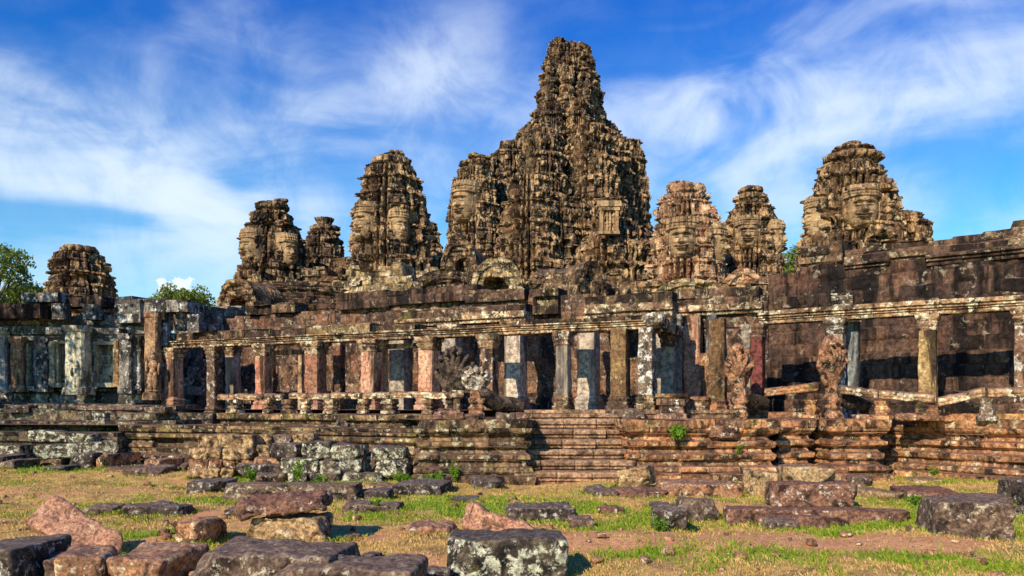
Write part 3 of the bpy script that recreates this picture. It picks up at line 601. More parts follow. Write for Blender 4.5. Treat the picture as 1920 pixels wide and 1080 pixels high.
def build_ground():
    n = 560; w = np.geomspace(3, 1200, n); yy = w-5.0; u = np.linspace(-1, 1, n)
    X = u[None, :]*w[:, None]*1.9; Y = yy[:, None]+0*X; Z = gz(X, Y); g, s = gcol(X, Y)
    o = mk('ground', np.stack([X, Y, Z], -1), gridq(n, n), None, None, {'green': g, 'soil': s}, smooth=True); tag(o, kind='structure')
    m = bpy.data.materials.new('dry grass and soil'); m.use_nodes = True; t = NT(m.node_tree)
    p = t.n('ShaderNodeNewGeometry').outputs['Position']
    gr = t.n('ShaderNodeAttribute', attribute_name='green').outputs['Fac']; so = t.n('ShaderNodeAttribute', attribute_name='soil').outputs['Fac']
    a = t.noise(p, 3.5, 8, .7); f = t.noise(p, 38, 6, .75); e = t.noise(p, 11, 6, .7)
    c = t.mix(t.ramp(a, .38, .62), (.44, .275, .085), (.72, .47, .17))
    c = t.mix(t.math('MULTIPLY', t.ramp(t.math('ADD', t.noise(p, 1.3, 7, .72), t.math('MULTIPLY', t.math('SUBTRACT', f, .5), .3)), .52, .62), .7), c, (.17, .115, .06))
    fz = t.math('MULTIPLY', t.math('SUBTRACT', e, .5), .9)
    c = t.mix(t.ramp(t.math('ADD', so, fz), .28, .62), c, t.mix(t.ramp(e, .4, .6), (.62, .29, .12), (.76, .42, .21)))
    c = t.mix(t.ramp(t.math('ADD', gr, fz), .25, .7), c, t.mix(t.ramp(e, .35, .65), (.13, .24, .015), (.33, .43, .045)))
    v = t.n('ShaderNodeVectorMath', operation='SCALE'); t.put(v.inputs[0], c); t.put(v.inputs[3], t.ramp(f, .28, .72, .55, 1.4))
    b = t.n('ShaderNodeBsdfPrincipled'); t.put(b.inputs['Base Color'], v.outputs[0]); b.inputs['Roughness'].default_value = .95; b.inputs['Specular IOR Level'].default_value = .1
    bp = t.n('ShaderNodeBump'); bp.inputs['Strength'].default_value = .8; bp.inputs['Distance'].default_value = .03; t.put(bp.inputs['Height'], t.math('ADD', f, e)); t.t.links.new(bp.outputs[0], b.inputs['Normal'])
    out = t.n('ShaderNodeOutputMaterial'); t.t.links.new(b.outputs[0], out.inputs[0]); o.data.materials.append(m)
build_ground()

# ---------------------------------------------------------------- face towers and the central sanctuary
def prof_px(d, tab): return [(PZ(py, d), hw*d/F) for py, hw in tab]       # bottom to top
def face_tower(label, px, d, body, crown, faces, mat='tower', rot=.35, seed=1, tiers=(), name='face_tower', hc=.5, broken=0.0, n=12, zfoot=4.0, **kw):
    cx, cy = PX(px, d), d
    t = thing(name, label, 'tower', (cx, cy, 0))
    pr = prof_px(d, [(py, hw*(1.04+.10*min(1, max(0, (py-440)/110)))) for py, hw in body]); pr = [(zfoot, pr[0][1]*1.02)]+pr
    tower_body('body', cx, cy, pr, rot, M[mat], t, seed, tiers=[(PZ(py, d), a*.6) for py, a in tiers], hc=hc, **kw)
    for k, tab in enumerate(crown):
        ox = 0
        if isinstance(tab, tuple): ox, tab = tab
        lotus('lotus_crown', cx+ox*d/F, cy, prof_px(d, tab), M[mat], t, n, seed+k, broken=broken if k == len(crown)-1 else 0)
    for (fpx, fpy, wpx, hpx, ang) in faces:
        zc = PZ(fpy, d); w = wpx*d/F; h = hpx*d/F; Rz = np.interp(zc, [a for a, b in pr], [b for a, b in pr])
        # the face plane stands where the photo column meets the tower's front
        rad = Rz*.875; s = ang
        xo = (fpx-px)*d/F-rad*math.sin(s)
        face(cx+xo, cy, s, rad, zc, w, h, M['face'], t, seed+50)
    return t
face_tower('small tapering stone tower at the far left with a flat cracked lotus top', 148, 60, [(600, 64), (555, 57), (530, 53), (505, 46), (490, 41), (478, 36)],
           [[(482, 28), (477, 25), (474, 31), (468, 32), (463, 29)]], [], 'tower', .5, 3, tiers=(), zfoot=3, ts=.95, soft=.3)
face_tower('left face tower with two visible faces and a split lotus top', 511, 62, [(590, 74), (545, 66), (520, 60), (495, 60), (470, 57), (445, 50), (420, 42), (400, 36)],
           [[(404, 28), (398, 24), (393, 31), (385, 32), (381, 24)], (15, [(386, 14), (380, 11), (378, 15), (374, 13)])], [(481, 474, 32, 50, -.55), (553, 480, 30, 48, .75)], 'tower_dark', .4, 5, tiers=((508, .3), (446, .25), (420, .2)), broken=.5, zfoot=3)
face_tower('slim face tower with a double lotus ring standing behind the left face tower', 608, 76, [(560, 46), (520, 42), (495, 39), (470, 36), (448, 32), (437, 26)],
           [[(441, 24), (437, 21), (432, 29), (426, 29), (423, 17)], [(424, 14), (417, 14), (414, 18), (410, 18)]], [], 'tower_dark', .3, 6, tiers=((500, .3), (470, .25), (452, .2)), zfoot=3)
face_tower('tall face tower left of the central spire with a slanting broken top', 733, 58, [(600, 96), (560, 88), (530, 76), (505, 72), (480, 70), (440, 71), (410, 68), (375, 60), (350, 54), (328, 46), (315, 38)],
           [[(322, 34), (315, 30), (310, 37), (301, 37), (296, 26)], (4, [(299, 27), (294, 23), (291, 27), (286, 20)])], [(692, 432, 38, 56, -.62), (757, 440, 32, 54, .6)], 'tower', .35, 8, tiers=((497, .35), (370, .25), (345, .2)), broken=.6, zfoot=3)
face_tower('stub of a small tower tucked against the right side of the tall left face tower', 806, 70, [(560, 30), (490, 24), (455, 20), (430, 14), (420, 8)], [], [], 'tower_dark', .3, 9, zfoot=3)
face_tower('face tower joined to the left flank of the central spire', 890, 70, [(560, 66), (520, 56), (480, 51), (450, 50), (420, 49), (390, 46), (360, 40), (335, 34), (318, 29)],
           [[(322, 26), (316, 24), (312, 31), (306, 30)], (8, [(307, 20), (300, 17), (297, 23), (290, 23)])], [(870, 393, 40, 62, -.5)], 'tower', .4, 10, tiers=((475, .35), (345, .25), (325, .2)), broken=.4, zfoot=3)
face_tower('face tower with a clear smiling face and broken flat top right of the central spire', 1286, 60, [(580, 72), (545, 68), (510, 65), (480, 64), (450, 63), (420, 60), (395, 54), (372, 47)],
           [[(376, 40), (369, 32), (364, 37), (356, 38), (350, 33)], (-12, [(355, 24), (345, 26)])], [(1267, 464, 46, 62, -.28), (1335, 470, 40, 60, .95)], 'tower_orange', .3, 12, tiers=((505, .3), (428, .22), (395, .2)), broken=.5, zfoot=3)
face_tower('narrower face tower with a two ringed lotus top, second right of the central spire', 1408, 66, [(580, 60), (540, 57), (500, 54), (470, 53), (440, 49), (415, 44), (392, 36), (380, 30)],
           [[(384, 29), (379, 26), (375, 33), (368, 32)], [(370, 20), (364, 18), (361, 25), (357, 24), (352, 19)]], [(1389, 450, 36, 50, -.25), (1447, 455, 32, 50, .9)], 'tower', .3, 13, tiers=((492, .3), (418, .22), (395, .2)), zfoot=3)
t8 = face_tower('large face tower at right rising straight behind the black wall', 1598, 45, [(540, 94), (500, 92), (470, 88), (455, 86), (430, 82), (400, 79), (372, 74), (345, 66), (330, 60), (312, 54)],
           [[(318, 46), (311, 40), (303, 54), (295, 54), (290, 38)], [(292, 32), (287, 30), (283, 40), (279, 36)], [(281, 20), (276, 15), (273, 19), (268, 17)]], [(1586, 411, 50, 64, -.22), (1524, 415, 40, 62, -1.45)], 'tower', .25, 14, tiers=((450, .25), (372, .2), (340, .2)), n=16, hc=.42, da=.08, dz=.07, zfoot=3, ts=.95)
face_tower('low broken turret joined to the right side of the large right face tower', 1702, 46, [(520, 50), (470, 44), (446, 40), (425, 37), (408, 30)], [[(410, 26), (402, 29), (396, 20)]], [], 'tower', .2, 15, broken=.3, zfoot=3)

cs = thing('central_tower', 'tallest central spire of the temple built of clustered ribbed turrets', 'tower', (PX(1065, 85), 85, 0))
def turret(name, px, d, tab, mat, rot, seed, tiers=(), **kw):
    pr = prof_px(d, [(py, hw*1.04) for py, hw in tab]); tower_body(name, PX(px, d), d, [(4, pr[0][1]*1.02)]+pr, rot, M[mat], cs, seed, da=.12, dz=.11, hc=.55, bw=.85, ts=1.9, tiers=[(PZ(a, d), b*.7) for a, b in tiers], **kw)
turret('drum', 1066, 88, [(600, 150), (500, 142), (420, 132), (350, 122), (300, 112), (270, 98), (245, 84)], 'tower_dark', .3, 20, ((400, .4), (330, .4), (280, .3)), carve=.10, amp=.16)
turret('spire', 1067, 85, [(330, 80), (250, 72), (234, 68), (205, 62), (170, 54), (140, 47), (110, 40), (96, 34), (90, 28)], 'tower_dark', .3, 21, ((236, .5), (210, .4), (180, .45), (150, .4), (122, .4), (100, .3)), carve=.10, amp=.16)
turret('spire_top', 1047, 84.4, [(140, 24), (100, 20), (88, 19), (82, 17), (78, 9), (71, 6)], 'tower_dark', .2, 22, ((86, .25),), carve=.1)
turret('spire_top', 1090, 84.4, [(160, 24), (112, 19), (98, 17), (90, 14), (86, 9)], 'tower_dark', .5, 23, ((92, .25),), carve=.1)
for px, d, hw0, top, sd in ((1034, 81, 16, 130, 1), (1062, 80.5, 14, 110, 2), (1096, 81, 17, 140, 3), (1114, 83, 12, 168, 4), (1036, 80.0, 20, 195, 5), (1084, 79.8, 20, 188, 6), (1014, 81.5, 12, 210, 7)):
    turret('rib', px, d, [(330, hw0*1.35), (240, hw0*1.2), (200, hw0), (top+12, hw0*.85), (top, hw0*.55)], 'tower_dark' if sd % 2 else 'tower', .1*sd, 60+sd, tuple((y, .3) for y in range(top+25, 320, 34)), carve=.09)
for px, d, tab, mat, sd, tiers in (
        (926, 74, [(600, 44), (480, 38), (420, 34), (370, 27), (330, 20), (312, 16), (300, 10)], 'tower_dark', 37, ((430, .3), (350, .3))),
        (845, 73, [(600, 34), (540, 26), (510, 20), (480, 14), (465, 8)], 'tower_dark', 38, ()),
        (1218, 74, [(600, 40), (540, 30), (510, 22), (480, 14), (455, 8)], 'tower_dark', 39, ()),
        (957, 80, [(600, 58), (480, 52), (400, 46), (340, 40), (300, 34), (280, 29), (271, 22)], 'tower_dark', 24, ((420, .35), (340, .3), (296, .3))),
        (1018, 75, [(600, 64), (480, 58), (400, 50), (330, 44), (290, 38), (262, 32), (246, 22)], 'tower_dark', 25, ((440, .35), (380, .3), (300, .3), (268, .3))),
        (1112, 76, [(600, 72), (480, 62), (400, 52), (330, 44), (285, 40), (258, 34), (240, 26)], 'tower', 26, ((430, .35), (350, .3), (300, .3), (262, .3))),
        (1181, 82, [(600, 46), (480, 42), (400, 36), (350, 31), (310, 28), (285, 22), (266, 12)], 'tower_dark', 27, ((430, .3), (345, .35), (292, .25))),
        (1152, 80, [(600, 60), (480, 52), (400, 42), (320, 32), (285, 24), (262, 15)], 'tower_dark', 28, ((430, .3), (340, .35), (290, .25))),
        (992, 69, [(600, 72), (520, 66), (470, 60), (430, 56), (390, 48), (355, 38), (335, 28)], 'tower', 29, ((500, .35), (455, .3), (405, .3), (365, .25))),
        (1050, 70, [(600, 52), (520, 46), (470, 42), (430, 36), (395, 30), (372, 20)], 'tower_dark', 30, ((495, .3), (440, .3), (400, .25))),
        (1085, 70.5, [(600, 50), (520, 40), (470, 34), (430, 28), (400, 22), (380, 15)], 'tower', 31, ((490, .3), (440, .25))),
        (940, 71, [(600, 52), (520, 44), (480, 40), (440, 34), (410, 26), (392, 16)], 'tower_dark', 36, ((490, .3), (440, .3))),
        (1190, 68, [(600, 46), (520, 40), (480, 36), (450, 30), (430, 20)], 'tower_dark', 32, ((500, .3), (460, .3)))):
    turret('turret', px, d, tab, mat, .12*sd, sd, tiers, carve=.09, amp=.14)
turret('porch', 1146, 68, [(600, 78), (520, 68), (470, 60), (444, 48), (440, 36), (396, 34), (384, 27), (372, 15)], 'tower', .05, 33, ((505, .3), (470, .3), (442, .3), (392, .3)), carve=.1, soft=.05)
d = 64.6
win = Bag(); X0, X1, Z0, Z1 = PX(1127, d), PX(1156, d), PZ(437, d), PZ(393, d)
for xx in (X0, X1): win.box((xx, d, (Z0+Z1)/2), (.13, .28, (Z1-Z0)/2+.1), 0, .02)
for zz in (Z0, Z1): win.box(((X0+X1)/2, d-.03, zz), ((X1-X0)/2+.22, .30, .12), 0, .02)
win.box(((X0+X1)/2, d-.02, Z1+.42), ((X1-X0)/2+.35, .34, .22), 0, .03); win.box(((X0+X1)/2, d+.3, (Z0+Z1)/2), ((X1-X0)/2, .02, (Z1-Z0)/2))
wo = win.out('window_frame', M['face'], cs)
for k in range(4):
    xx = X0+(X1-X0)*(k+.8)/4.6; lotus('baluster', xx, d, [(Z0+.1+(Z1-Z0-.2)*i/18, .13 if i % 3 else .09) for i in range(19)], M['face'], wo, 8, k, .02, 16)
face(PX(1018, 75), 75, -.35, 2.2, PZ(395, 73), 1.9, 3.1, M['face'], cs, 71)

# ---------------------------------------------------------------- upper terrace: platform, vaulted galleries, gables
up = thing('upper_terrace', 'coursed stone upper terrace carrying the face towers', 'platform', (PX(950, 52), 52, 0))
wall('retaining_wall', [(PX(395, 57), 57), (PX(640, 54), 54), (PX(1000, 50), 50), (PX(1250, 48.5), 48.5), (PX(1500, 46), 46)], 3, ragged([(0, PZ(572, 56)), (8, PZ(548, 54)), (14, PZ(520, 52)), (20, PZ(515, 50)), (30, PZ(520, 48)), (34, PZ(530, 47))], seed=5), 8, M['yellow'], up, .13, .10, .42, .9, .10, None, 41, .12, 1.0, .06, .03)
wall('retaining_wall', [(PX(640, 50), 50), (PX(700, 48), 48), (PX(806, 47.5), 47.5), (PX(830, 49), 49)], 3, ragged([(0, PZ(556, 49)), (2.5, PZ(520, 48)), (4.5, PZ(490, 48)), (6, PZ(540, 48))], seed=6), 3, M['yellow'], up, .11, .09, .40, .8, .09, pf((3, .6), (9, .3), (11, 0)), 42, .12, 1.0, .07, .03)
wall('retaining_wall', [(PX(985, 46), 46), (PX(1060, 45), 45), (PX(1200, 44), 44), (PX(1330, 43), 43), (PX(1460, 42), 42)], 3, ragged([(0, PZ(520, 45)), (2, PZ(500, 45)), (5, PZ(512, 44.5)), (8, PZ(528, 44)), (15, PZ(535, 42))], seed=8), 3, M['tower'], up, .11, .09, .40, .8, .10, None, 43, .13, 1.0, .08, .03)
def gallery(label, px, d, ybase, ytop, hwpx, length, ang, mat, seed, **kw):
    t = thing('vaulted_gallery', label, 'gallery', (PX(px, d), d, 0))
    vault('roof', PX(px, d), d, PZ(ybase, d), PZ(ytop, d), hwpx*d/F, length, ang, M[mat], t, seed, front='gable', **kw); return t
gallery('small vaulted stone gallery with a dark hole in its gable, far left', 447, 50, 600, 527, 40, 9, -.35, 'tower', 1, hole=.36, hole_z=.30, wall_h=.6)
gallery('long ribbed vault roof running between the left gable and the tall left face tower', 560, 53, 590, 535, 120, 3, .25, 'roofstone', 2, wall_h=.2, ns=60)
gallery('vaulted gallery with a dark arched doorway in the middle below the central spire', 932, 44, 585, 488, 46, 7, -.08, 'yellow', 3, hole=.40, hole_z=.35, wall_h=.8)
gallery('low brown vault left of the arched doorway', 838, 47, 590, 512, 70, 3, .15, 'roofstone', 4, wall_h=.2)
gallery('broken gable with a dark hollow between the tall left tower and the central spire', 862, 56, 540, 452, 34, 4, -.2, 'tower_dark', 5, hole=.40, hole_z=.35, wall_h=.4)
gallery('lichened gable end turned to the right beside the central porch', 1106, 43, 590, 497, 32, 4, .65, 'tower_dark', 6, hole=.0, wall_h=1.2)
gallery('brown vault roof between the arched doorway and the central porch', 1040, 45, 585, 520, 60, 3, .1, 'roofstone', 7, wall_h=.4)
gallery('small gable with a triangular opening under the two ringed face tower', 1393, 44, 590, 508, 34, 4, -.15, 'tower_orange', 8, hole=.38, hole_z=.3, wall_h=.8)
gallery('low vault in front of the smiling face tower', 1290, 43, 585, 528, 60, 3, 0, 'yellow', 9, wall_h=.4)

# ruined masonry that joins the feet of the towers
lo = thing('ruined_base', 'ragged stepped masonry joining the feet of the face towers', 'ruin', (PX(900, 58), 58, 0))
for k, (a, b, da, db, tab, mat) in enumerate((
        (430, 640, 58, 57, ((0, 525), (.10, 505), (.25, 505), (.5, 508), (.7, 495), (1, 500)), 'tower_dark'), (560, 665, 64, 63, ((0, 500), (.4, 488), (.7, 474), (1, 478)), 'tower_dark'),
        (625, 845, 55, 54, ((0, 530), (.1, 488), (.25, 505), (.55, 485), (.8, 492), (1, 500)), 'yellow'), (780, 860, 66, 65, ((0, 480), (.3, 452), (.6, 468), (1, 455)), 'tower_dark'),
        (800, 870, 60, 60, ((0, 520), (.4, 492), (1, 478)), 'tower_dark'), (445, 500, 60, 60, ((0, 522), (.5, 505), (1, 500)), 'tower_dark'),
        (1205, 1245, 62, 62, ((0, 490), (1, 500)), 'tower_dark'), (1330, 1375, 59, 59, ((0, 490), (.5, 500), (1, 492)), 'tower_orange'), (1445, 1475, 60, 60, ((0, 520), (1, 535)), 'tower'), (1225, 1470, 47, 46, ((0, 515), (.2, 528), (.4, 520), (.6, 532), (.8, 518), (1, 535)), 'tower_orange'))):
    A, B = (PX(a, da), da), (PX(b, db), db); L = seglen0 = math.hypot(B[0]-A[0], B[1]-A[1])
    wall('masonry', [A, B], 3, ragged([(q*L, PZ(y, (da+db)/2)) for q, y in tab], 1.1, .9, 40+k, .9), 2.5, M[mat], lo, .11, .09, .42, .85, .16, None, 500+k, .10, 1.2, .10, .03, .05)
# ---------------------------------------------------------------- plan lines of the outer gallery
LA, LB = np.array((-13.1, 30.)), np.array((3.94, 22.))            # front colonnade
dl = (LB-LA)/np.linalg.norm(LB-LA); bn = np.array((-dl[1], dl[0]))       # along it, and back from it
IA, IB = LA+2.4*bn, LB+2.4*bn; WA, WB = LA+4.4*bn, LB+4.4*bn
RA, RB = np.array((6.99, 22.4)), np.array((12.1, 19.0)); WC, WD = np.array((7.96, 25.)), np.array((13.38, 21.0))
rotL = math.atan2(dl[1], dl[0]); dr = (RB-RA)/np.linalg.norm(RB-RA); rotR = math.atan2(dr[1], dr[0])
def seglen(a, b): return float(np.linalg.norm(np.array(b)-np.array(a)))

# paving of the terrace and galleries
fl = thing('terrace', 'low stone terrace with moulded sides in front of the colonnade', 'platform', (0, 21, 0))
def sheet(name, poly, z, mat, parent):
    V = [(x, y, z) for x, y in poly]; me = bpy.data.meshes.new(name); base = wloc(parent)
    me.from_pydata([tuple(np.array(v)-base) for v in V], [], [tuple(range(len(V)))]); me.materials.append(M[mat]); o = bpy.data.objects.new(name, me); COL.objects.link(o); o.parent = parent; return o
cPX = lambda px, d: (PX(px, d), d)
sheet('paving', [cPX(-250, 26.9), cPX(420, 24.), cPX(780, 20.9), cPX(870, 21), (2, 22.4), (-9, 30.6), (-22, 34), (-30, 32)], 1.14, 'floor', fl)
sheet('paving', [cPX(800, 18.6), cPX(985, 18.6), (.4, 20.2), (2.8, 20.2), (2.9, 18.8), (5.85, 19.0), (5.9, 20.3), (7.6, 20.4), (7.65, 19.2), (8.5, 19.2), (8.6, 20.7), (9.4, 20.6), (11.2, 17.8), (12.5, 16.), (18, 17), (16, 21), (8, 25), (3, 24.3), (-4, 26.5), (-3, 21)], 1.40, 'floor', fl)
sheet('paving', [tuple(LA-.3*bn-2*dl), tuple(LB-.3*bn+.3*dl), (5.6, 24.0), (8, 24.9), (7.6, 26), tuple(WA-2*dl)], 1.60, 'floor', fl)

# lower moulded plinth, left run
PM = pf((0, .32), (.14, .32), (.15, .24), (.20, .26), (.27, .24), (.30, .10), (.36, .06), (.46, .10), (.50, .15), (.56, .16), (.61, .10), (.66, .04), (.72, .05), (.76, .16), (.82, .20), (.90, .18), (.93, .10), (.96, .22), (1.15, .25))
PM2 = pf((0, .34), (.16, .34), (.17, .24), (.24, .29), (.34, .24), (.36, .12), (.44, .08), (.50, .17), (.62, .19), (.66, .10), (.74, .05), (.80, .18), (.92, .20), (.94, .08), (1.02, .06), (1.10, .18), (1.16, .24), (1.42, .28))
P1 = [cPX(-260, 26.6), cPX(60, 25.2), cPX(70, 24.8), cPX(230, 24.2)]; P2 = [cPX(230, 24.5), cPX(420, 23.7), cPX(600, 22.1), cPX(790, 20.6)]
wall('side_wall', P1, -.1, .92, 1.2, M['plinth_dark'], fl, .05, .03, .3, .9, .02, pf((0, .3), (.2, .3), (.22, .18), (.4, .22), (.42, .06), (.6, .1), (.64, .22), (.92, .24)), 51, .03, 2)
wall('side_wall', P2, -.1, 1.15, 1.0, M['plinth_tan'], fl, .045, .022, .29, 1.0, .03, PM, 52, .04, 2.2, .03)
wall('ledge', [cPX(-260, 27.6), cPX(100, 26.2), cPX(240, 25.6), cPX(330, 25.2)], .8, ragged([(0, 1.3), (6, 1.25), (12, 1.28)], .12, 1.1, 4), 1.5, M['plinth_dark'], fl, .06, .04, .24, 1.1, .04, None, 53, .04, 2)
wall('ledge', [cPX(-260, 28.9), cPX(100, 27.6), cPX(270, 26.9), cPX(400, 26.4)], 1.0, ragged([(0, 1.62), (7, 1.66), (12, 1.52)], .14, 1.3, 5), 1.5, M['plinth_dark'], fl, .06, .04, .25, 1.3, .05, None, 54, .05, 2)
wall('ledge', [cPX(-260, 30.2), cPX(40, 29.0), cPX(260, 28.6), cPX(330, 28.4)], 1.4, ragged([(0, 1.9), (9, 1.86), (14, 1.75)], .12, 1.0, 6), 1.6, M['plinth_dark'], fl, .06, .04, .2, 1.1, .05, None, 55, .05, 2)
off = .45
P3 = [(x+off*bn[0], y+off*bn[1]) for x, y in (cPX(392, 24.0), cPX(600, 22.1), cPX(800, 20.5), cPX(862, 20.1))]
wall('upper_ledge', P3, 1.10, 1.52, .8, M['plinth_tan'], fl, .05, .025, .21, 1.1, .015, pf((1.1, .12), (1.2, .12), (1.22, 0), (1.30, .02), (1.34, .14), (1.52, .16)), 56, .02, 2.4)
# stair flanks, piers and right run
wall('side_wall', [(PX(795, 20.6), 20.6), (PX(800, 18.4), 18.4), (PX(978, 18.4), 18.4), (.42, 20.4)], -.1, 1.22, .9, M['plinth_tan'], fl, .04, .022, .3, .8, .03, PM2, 57, .04, 2.4, .03)
wall('top_course', [(PX(800, 20.2), 20.2), (PX(806, 18.45), 18.45), (PX(972, 18.45), 18.45), (.40, 20.3)], 1.2, ragged([(0, 1.42), (1.7, 1.42), (3, 1.44), (6, 1.42)], .1, .75, 3), .8, M['plinth_tan'], fl, .04, .03, .25, .75, .03, lambda z: .22+0*z, 58, .03, 2.4)
SOU = [(2.72, 20.4), (2.84, 18.6), (5.92, 18.7), (5.98, 20.1), (6.53, 20.1), (6.53, 19.45), (7.04, 19.45), (7.06, 20.15), (7.60, 20.2), (7.62, 18.95), (8.55, 18.95), (8.60, 20.55), (9.4, 20.4), (11.2, 17.7), (12.6, 15.6)]
wall('side_wall', SOU, -.1, 1.24, .5, M['plinth'], fl, .04, .022, .3, .72, .028, PM2, 59, .04, 2.4, .02)
wall('top_course', SOU, 1.22, ragged([(0, 1.44), (30, 1.44)], .10, .62, 9), .5, M['plinth'], fl, .04, .03, .25, .62, .04, lambda z: .24+0*z, 60, .03, 2.4)
# stairs
st = thing('stairway', 'worn stone stairway of moulded steps leading up to the terrace', 'stairs', (1.55, 18.6, 0))
zt = [0, .245, .475, .70, .93, 1.165, 1.40]
for k in range(6):
    y = 18.2+.35*k; x0 = .22+.05*(k > 1)+.03*k; x1 = 2.86-.02*k
    if k == 0: x0, x1 = -.30+.35, 2.9
    h = zt[k+1]-zt[k]; zz = zt[k]
    wall('step', [(x0, y), (x1, y)], zz-.08, zz+h, .55, M['step'], st, .03, .015, .5, .80, .035, pf((zz-.1, -.03), (zz+h*.10, -.03), (zz+h*.14, .02), (zz+h*.30, .02), (zz+h*.32, .005), (zz+h*.37, .005), (zz+h*.39, .03), (zz+h*.46, .03), (zz+h*.52, .075), (zz+h*.80, .085), (zz+h*.93, .07), (zz+h, .03)), 70+k, .025, 2.5, 0, .03)
wall('landing', [(.5, 20.5), (2.75, 20.4)], 1.3, 1.53, .8, M['step'], st, .04, .03, .3, 1.0, .02, pf((1.3, 0), (1.42, 0), (1.44, .06), (1.53, .05)), 79, .02, 2.5)

# ---------------------------------------------------------------- front colonnade
co = thing('colonnade', 'long roofless stone colonnade with carved lintels and square columns across the temple front', 'colonnade', (LA[0], LA[1], 0))
CAP = lambda z1, w: [(z1-.42, w*.94), (z1-.36, w*1.10), (z1-.33, w*1.0), (z1-.27, w*1.12), (z1-.22, w*1.22), (z1-.18, w*1.08), (z1-.12, w*1.3), (z1-.06, w*1.38), (z1, w*1.38)]
BASE = lambda z0, w: [(z0, w*1.42), (z0+.14, w*1.40), (z0+.16, w*1.22), (z0+.22, w*1.3), (z0+.27, w*1.12), (z0+.34, w*1.22), (z0+.40, w*1.06), (z0+.44, w*1.0)]
def column(parent, x, y, z0, z1, w, rot, mat, seed, base=True, cap=True, capmat=None, basemat=None, name='column', lean=(0, 0)):
    zb = z0+(.43 if base else 0); zc = z1-(.41 if cap else 0)
    c = pillar(name, x, y, [(zb-.02, w), (zb+.3, w*.985), (zc-.05, w*.97), (zc+.02, w*.97)], rot, M[mat], parent, 28, .015, seed, 1.34, lean)
    if cap: pillar('capital', x, y, CAP(z1, w), rot, M[capmat or mat], c, 28, .012, seed+1, 1.36, dv=.03)
    if base: pillar('base', x, y, BASE(z0, w), rot, M[basemat or mat], c, 28, .014, seed+2, 1.36, dv=.03)
    return c
for k, (px, mat, zb, wd_, cap) in enumerate(((326, 'col_warm', 1.62, .25, 1), (402, 'col_dark', 1.3, .20, 1), (495, 'col_warm', 1.62, .22, 1), (592, 'col_warm', 1.62, .27, 1), (698, 'col_warm', 1.62, .27, 1), (805, 'col_warm', 1.62, .26, 1),
        (917, 'col_dark', 1.62, .23, 1), (1057, 'col_grey', 1.6, .19, 1), (1163, 'col_ochre', 1.6, .235, 0), (1213, 'col_white', 1.6, .21, 0))):
    x, y = along(px, LA, LB); column(co, x, y, zb, 3.86, wd_, rotL, mat, 200+3*k, cap=bool(cap), capmat='lintel' if mat != 'col_grey' else 'col_dark', basemat='plinth_tan' if k > 6 else None)
wall('lintel', [tuple(LA-.5*dl), tuple(LB+.25*dl)], 3.86, ragged([(0, 4.13), (20, 4.13)], .05, 1.9, 4), .5, M['lintel'], co, .06, .02, .5, 1.9, .02, pf((3.8, .0), (3.95, .0), (3.955, .06), (4.0, .04), (4.01, .10), (4.06, .08), (4.07, .16), (4.2, .16)), 81, .02, 3, 0)
# broken roof courses left above the lintel
for a, b, h, sd, mat in ((0, 5.0, .34, 1, 'roofstone'), (5.05, 6.6, .30, 2, 'roofstone'), (6.65, 9.3, .34, 3, 'yellow'), (9.35, 11.0, .24, 4, 'roofstone'), (14.6, 18.6, .16, 5, 'roofstone')):
    p = LA+dl*a+.18*bn; q = LA+dl*b+.18*bn
    wall('roof_course', [tuple(p), tuple(q)], 4.12, ragged([(0, 4.12+h), (b-a, 4.12+h*.95)], .08, .9, sd), .7, M[mat], co, .07, .05, .3, 1.2, .05, None, 82+sd, .05, 1.8, .03)
# corner block and return beam at the right end
pillar('corner_block', LB[0]-.02, LB[1], [(3.92, .20), (4.02, .27), (4.15, .27), (4.26, .20)], rotL, M['col_white'], co, 24, .05, 6, 1.35)
p = LB+np.array((.15, .1)); q = IB+np.array((.05, -.3)); ly = [(p[0], p[1]), (q[0], q[1])]
wall('return_beam', [(p[0]+.1, p[1]), (q[0]+.1, q[1])], 3.78, 4.06, .4, M['lintel'], co, .06, .03, .5, 2, .02, None, 90, .02, 3)
x, y = cPX(1253, 23.6); column(co, x, y, 1.6, 3.86, .19, rotL, 'col_grey', 241, capmat='col_dark')
pillar('pier', *cPX(1270, 24.4), [(1.6, .13), (4.3, .12), (4.35, .15), (4.5, .15)], rotL, M['col_grey'], co, 24, .015, 9, 1.37)  # added slim piece standing in for the shaded side of the inner pillar

